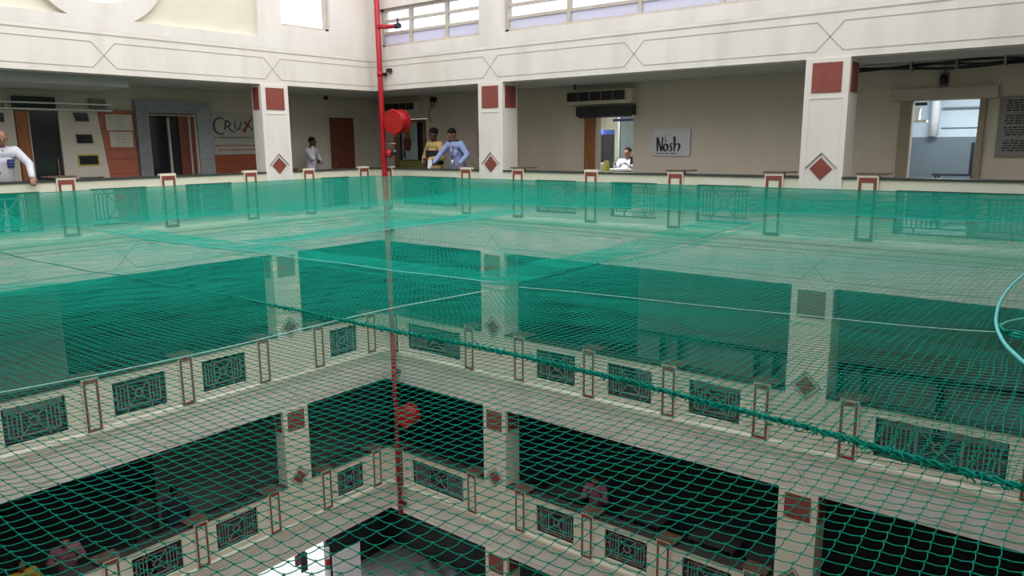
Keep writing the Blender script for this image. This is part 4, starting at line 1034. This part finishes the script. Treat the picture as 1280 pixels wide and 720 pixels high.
# shade-net aprons hanging down the far parapets from the net's edge
def apron(F, h0, h1, zb0, zb1, label):
    mb_v, mb_f = [], []; base = 0
    def strip(P, Nn, r):
        nonlocal base
        P = np.array(P, float); n = len(P); a = np.array(Nn, float)
        t = np.gradient(P, axis=0); t /= np.linalg.norm(t, axis=1)[:, None]; x = np.cross(t, a); x /= np.linalg.norm(x, axis=1)[:, None]
        for k in range(3):
            q = 2 * PI * k / 3; mb_v.append(P + r * (x * math.cos(q) + a[None] * math.sin(q)))
        i = np.arange(n - 1)
        for k in range(3):
            k2 = (k + 1) % 3; mb_f.append(np.stack([base + k * n + i, base + k * n + i + 1, base + k2 * n + i + 1, base + k2 * n + i], -1))
        base += 3 * n
    nv = np.array(F(0, -1, 0), float) - np.array(F(0, 0, 0), float)
    dep = lambda h, z: -.088 - .012 * math.sin(h * 5.3 + z * 3) - .006 * math.sin(h * 17.0) * (1 - z)
    zb = lambda h: zb0 + (zb1 - zb0) * (h - h0) / (h1 - h0) + .012 * math.sin(h * 2.1)
    zt = lambda h: .778
    c = .0095
    hs = np.arange(h0, h1, .12)
    nr = int(.5 / c)
    for k in range(nr + 1): strip([F(h, dep(h, 1 - k / nr), zt(h) + (zb(h) - zt(h)) * k / nr) for h in hs], nv, .0019)
    for h in np.arange(h0, h1, c): strip([F(h, dep(h, 1 - q), zt(h) + (zb(h) - zt(h)) * q) for q in (0, .25, .5, .75, 1)], nv, .0019)
    V = np.concatenate(mb_v); Q = np.concatenate(mb_f); org = np.array(F((h0 + h1) / 2, 0, .2)); V = V - org
    me = bpy.data.meshes.new('net_apron'); me.vertices.add(len(V)); me.vertices.foreach_set('co', V.astype(np.float32).ravel())
    me.loops.add(Q.size); me.loops.foreach_set('vertex_index', Q.astype(np.int32).ravel()); me.polygons.add(len(Q))
    me.polygons.foreach_set('loop_start', (np.arange(len(Q)) * 4).astype(np.int32)); me.update(calc_edges=True); me.validate(); me.materials.append(M['flap'])
    o = bpy.data.objects.new('net_apron', me); C.objects.link(o); o.location = org; tag(o, label, 'net')
    MB().tube([F(h, dep(h, 0), zb(h)) for h in hs], .006, 6).build('hem_cord', 'cyanrope', o)
    MB().tube([F(h, dep(h, 1), zt(h)) for h in hs], .006, 6).build('top_cord', 'netrope', o)
    return o
apron(R, .56, 13.0, .25, .47, 'fine green net apron hanging down the parapet on the beige shop side')
apron(L, .12, 11.45, .13, .32, 'fine green net apron hanging down the parapet on the steel doorway side')

def rope(name, m, path, rad, label, cat='rope', strands=1, amp=0.0, pitch=.12, dz=.012, n=6, hump=None):
    P = np.array(path, float); seg = np.linalg.norm(np.diff(P, axis=0), axis=1); d = np.concatenate([[0], np.cumsum(seg)])
    step = .03 if strands > 1 else .08
    s = np.arange(0, d[-1], step); x = np.interp(s, d, P[:, 0]); y = np.interp(s, d, P[:, 1]); z = netz(x, y) + dz
    if hump: z = z + .003 * np.exp(-((x - hump[0]) ** 2 + (y - hump[1]) ** 2) / .25)
    y = y + .006 * np.sin(x * 2.1) ; x = x + .006 * np.sin(y * 2.3)
    mb = MB()
    for q in range(strands):
        ph = 2 * PI * q / strands
        mb.tube([(x[i] + amp * math.cos(2 * PI * s[i] / pitch + ph) * .6, y[i] + amp * math.cos(2 * PI * s[i] / pitch + ph) * .6, z[i] + amp * math.sin(2 * PI * s[i] / pitch + ph)) for i in range(len(s))], rad, n)
    return mb.build(name, m, None, True, label=label, cat=cat)
def along(f, a, b, n=30, swap=False): return [((f(t), t) if swap else (t, f(t))) for t in np.linspace(a, b, n)]
sr = rope('seam_rope', 'netrope', along(seam_y, 9.2, 13.0), .0034, 'thick twisted green seam rope crossing the near part of the net', strands=3, amp=.006, pitch=.10, dz=.026)
rope('seam_twine', 'netrope', along(seam_y, .15, 9.17), .0032, 'thin dark green twine continuing the twisted seam rope towards the steel doorway side', dz=.022)
rope('edge_rope', 'palerope', along(edge_x, -11.4, -8.1, 20, True), .0028, 'pale rope along the edge of the second net layer, running away from the viewer', dz=.020, hump=(10.30, -9.35))
rope('edge_rope', 'netrope', along(edge_x, -7.75, -2.9, 20, True), .0026, 'thin green edge cord beyond the white rope, running towards the beige shop side', dz=.022)
rope('white_rope', 'palerope', along(hem_y, 10.25, 13.0), .0020, 'thin white rope laid straight across the net towards the blue loop', dz=.022)
rope('hem_cord', 'cyanrope', along(hem_y, 3.5, 10.1), .0040, 'bright cyan hem cord continuing the white rope across the middle of the net', dz=.032)
rope('edge_rope', 'cyanrope', along(hem_x, -7.6, -3.4, 20, True), .0040, 'cyan edge cord bounding the gathered hem towards the far corner', dz=.036)
# knotted lumps of the gathered seam
lm = MB()
for i in range(170):
    x = 9.6 + 3.35 * i / 170 + rnd.uniform(-.01, .01); y = float(seam_y(x)) + .012 * math.sin(i * 1.9)
    z = float(netz(x, y)) + .026; q = rnd.uniform(.008, .022); a = rnd.uniform(0, PI)
    lm.tube([(x + q * math.cos(a + t_), y + q * math.sin(a + t_), z + .009 * math.sin(t_ * 2 + i)) for t_ in [j * .9 for j in range(6)]], .0019, 5)
tag(lm.build('knotted_twine', 'netrope', sr, True), kind='stuff')
# loop of cyan rope at the right
lp_ = [(12.74, -5.5), (12.72, -6.01), (12.692, -6.64), (12.677, -7.16), (12.686, -7.635), (12.716, -8.05), (12.748, -8.30), (12.793, -8.534), (12.84, -8.70), (12.872, -8.80), (12.915, -8.917), (12.97, -9.05)]
cl = thing('rope_loop', (12.8, -8.0, .72), 'cyan nylon rope looped on the net beside the courtyard edge', 'rope')
def catm(P, m=6):
    out = []
    for i in range(len(P) - 1):
        p0, p1, p2, p3 = [Vector(P[max(0, min(len(P) - 1, q))]) for q in (i - 1, i, i + 1, i + 2)]
        for j in range(m):
            t_ = j / m; out.append(.5 * ((2 * p1) + (p2 - p0) * t_ + (2 * p0 - 5 * p1 + 4 * p2 - p3) * t_ ** 2 + (3 * p1 - p0 - 3 * p2 + p3) * t_ ** 3))
    return out + [Vector(P[-1])]
def on(P, dz): return [(x, y, float(netz(x, y)) + dz) for x, y in P]
MB().tube(catm(on(lp_, .055)), .0062, 8).build('main_strand', 'cyanrope', cl, True)
MB().tube(catm(on([(12.74, -8.257), (12.747, -8.155), (12.768, -8.08), (12.815, -8.005), (12.92, -7.93)], .052)), .0036, 8).build('thin_strand', 'cyanrope', cl, True)
for i in range(3): MB().tube(catm(on([(12.745, -8.21), (12.77, -8.285 - .012 * i), (12.80, -8.33 + .01 * i), (12.86, -8.36), (12.96, -8.38)], .04 + .008 * i)), .0045, 6).build('bunched_strand', 'netrope', cl, True)

# ------------------------------------------------------------------ light, world, camera
w = bpy.data.worlds.new('overcast_sky'); bpy.context.scene.world = w; w.use_nodes = True
bg = w.node_tree.nodes['Background']; bg.inputs['Color'].default_value = (.93, .965, 1.0, 1); bg.inputs['Strength'].default_value = 2.4
def area(name, loc, rot, sx, sy, e, col):
    l = bpy.data.lights.new(name, 'AREA'); l.shape = 'RECTANGLE'; l.size = sx; l.size_y = sy; l.energy = e; l.color = col
    o = bpy.data.objects.new(name, l); C.objects.link(o); o.location = loc; o.rotation_euler = rot; return o
area('shop_lamp', (3.8, 3.6, 2.5), (0, 0, 0), 1.6, .3, 110, (.93, .97, 1.0))
area('lobby_lamp', (11.0, 3.2, 2.5), (0, 0, 0), 1.2, .3, 48, (.88, .96, 1.0))
su = bpy.data.lights.new('hazy_sun', 'SUN'); su.energy = 1.5; su.angle = math.radians(60); su.color = (1.0, .95, .88)
so = bpy.data.objects.new('hazy_sun', su); C.objects.link(so)
so.rotation_euler = Vector((-.75, .22, -1.0)).to_track_quat('-Z', 'Y').to_euler(); so.location = (8, -6, 12)

cam = bpy.data.cameras.new('camera'); co = bpy.data.objects.new('camera', cam); C.objects.link(co)
cam.sensor_width = 36; cam.lens = 939.05 / 1280 * 36; cam.clip_start = .02; cam.clip_end = 200
yaw, pit, rol = math.radians(128.632), math.radians(10.912), math.radians(-.456)
fw = Vector((math.cos(pit) * math.cos(yaw), math.cos(pit) * math.sin(yaw), -math.sin(pit)))
rt = Vector((math.sin(yaw), -math.cos(yaw), 0)); up_ = rt.cross(fw)
r2 = rt * math.cos(rol) + up_ * math.sin(rol); u2 = -rt * math.sin(rol) + up_ * math.cos(rol)
mw = Matrix((r2, u2, -fw)).transposed().to_4x4(); mw.translation = (13.023, -11.468, 1.470); co.matrix_world = mw
sc_ = bpy.context.scene; sc_.camera = co
sc_.view_settings.view_transform = 'Standard'; sc_.view_settings.look = 'None'; sc_.view_settings.gamma = 1; sc_.view_settings.exposure = 0.0
sc_.view_settings.use_curve_mapping = False
sc_.cycles.max_bounces = 8; sc_.cycles.diffuse_bounces = 5; sc_.cycles.transparent_max_bounces = 12
sc_.cycles.use_denoising = True
try: sc_.cycles.denoiser = 'OPENIMAGEDENOISE'
except Exception: pass
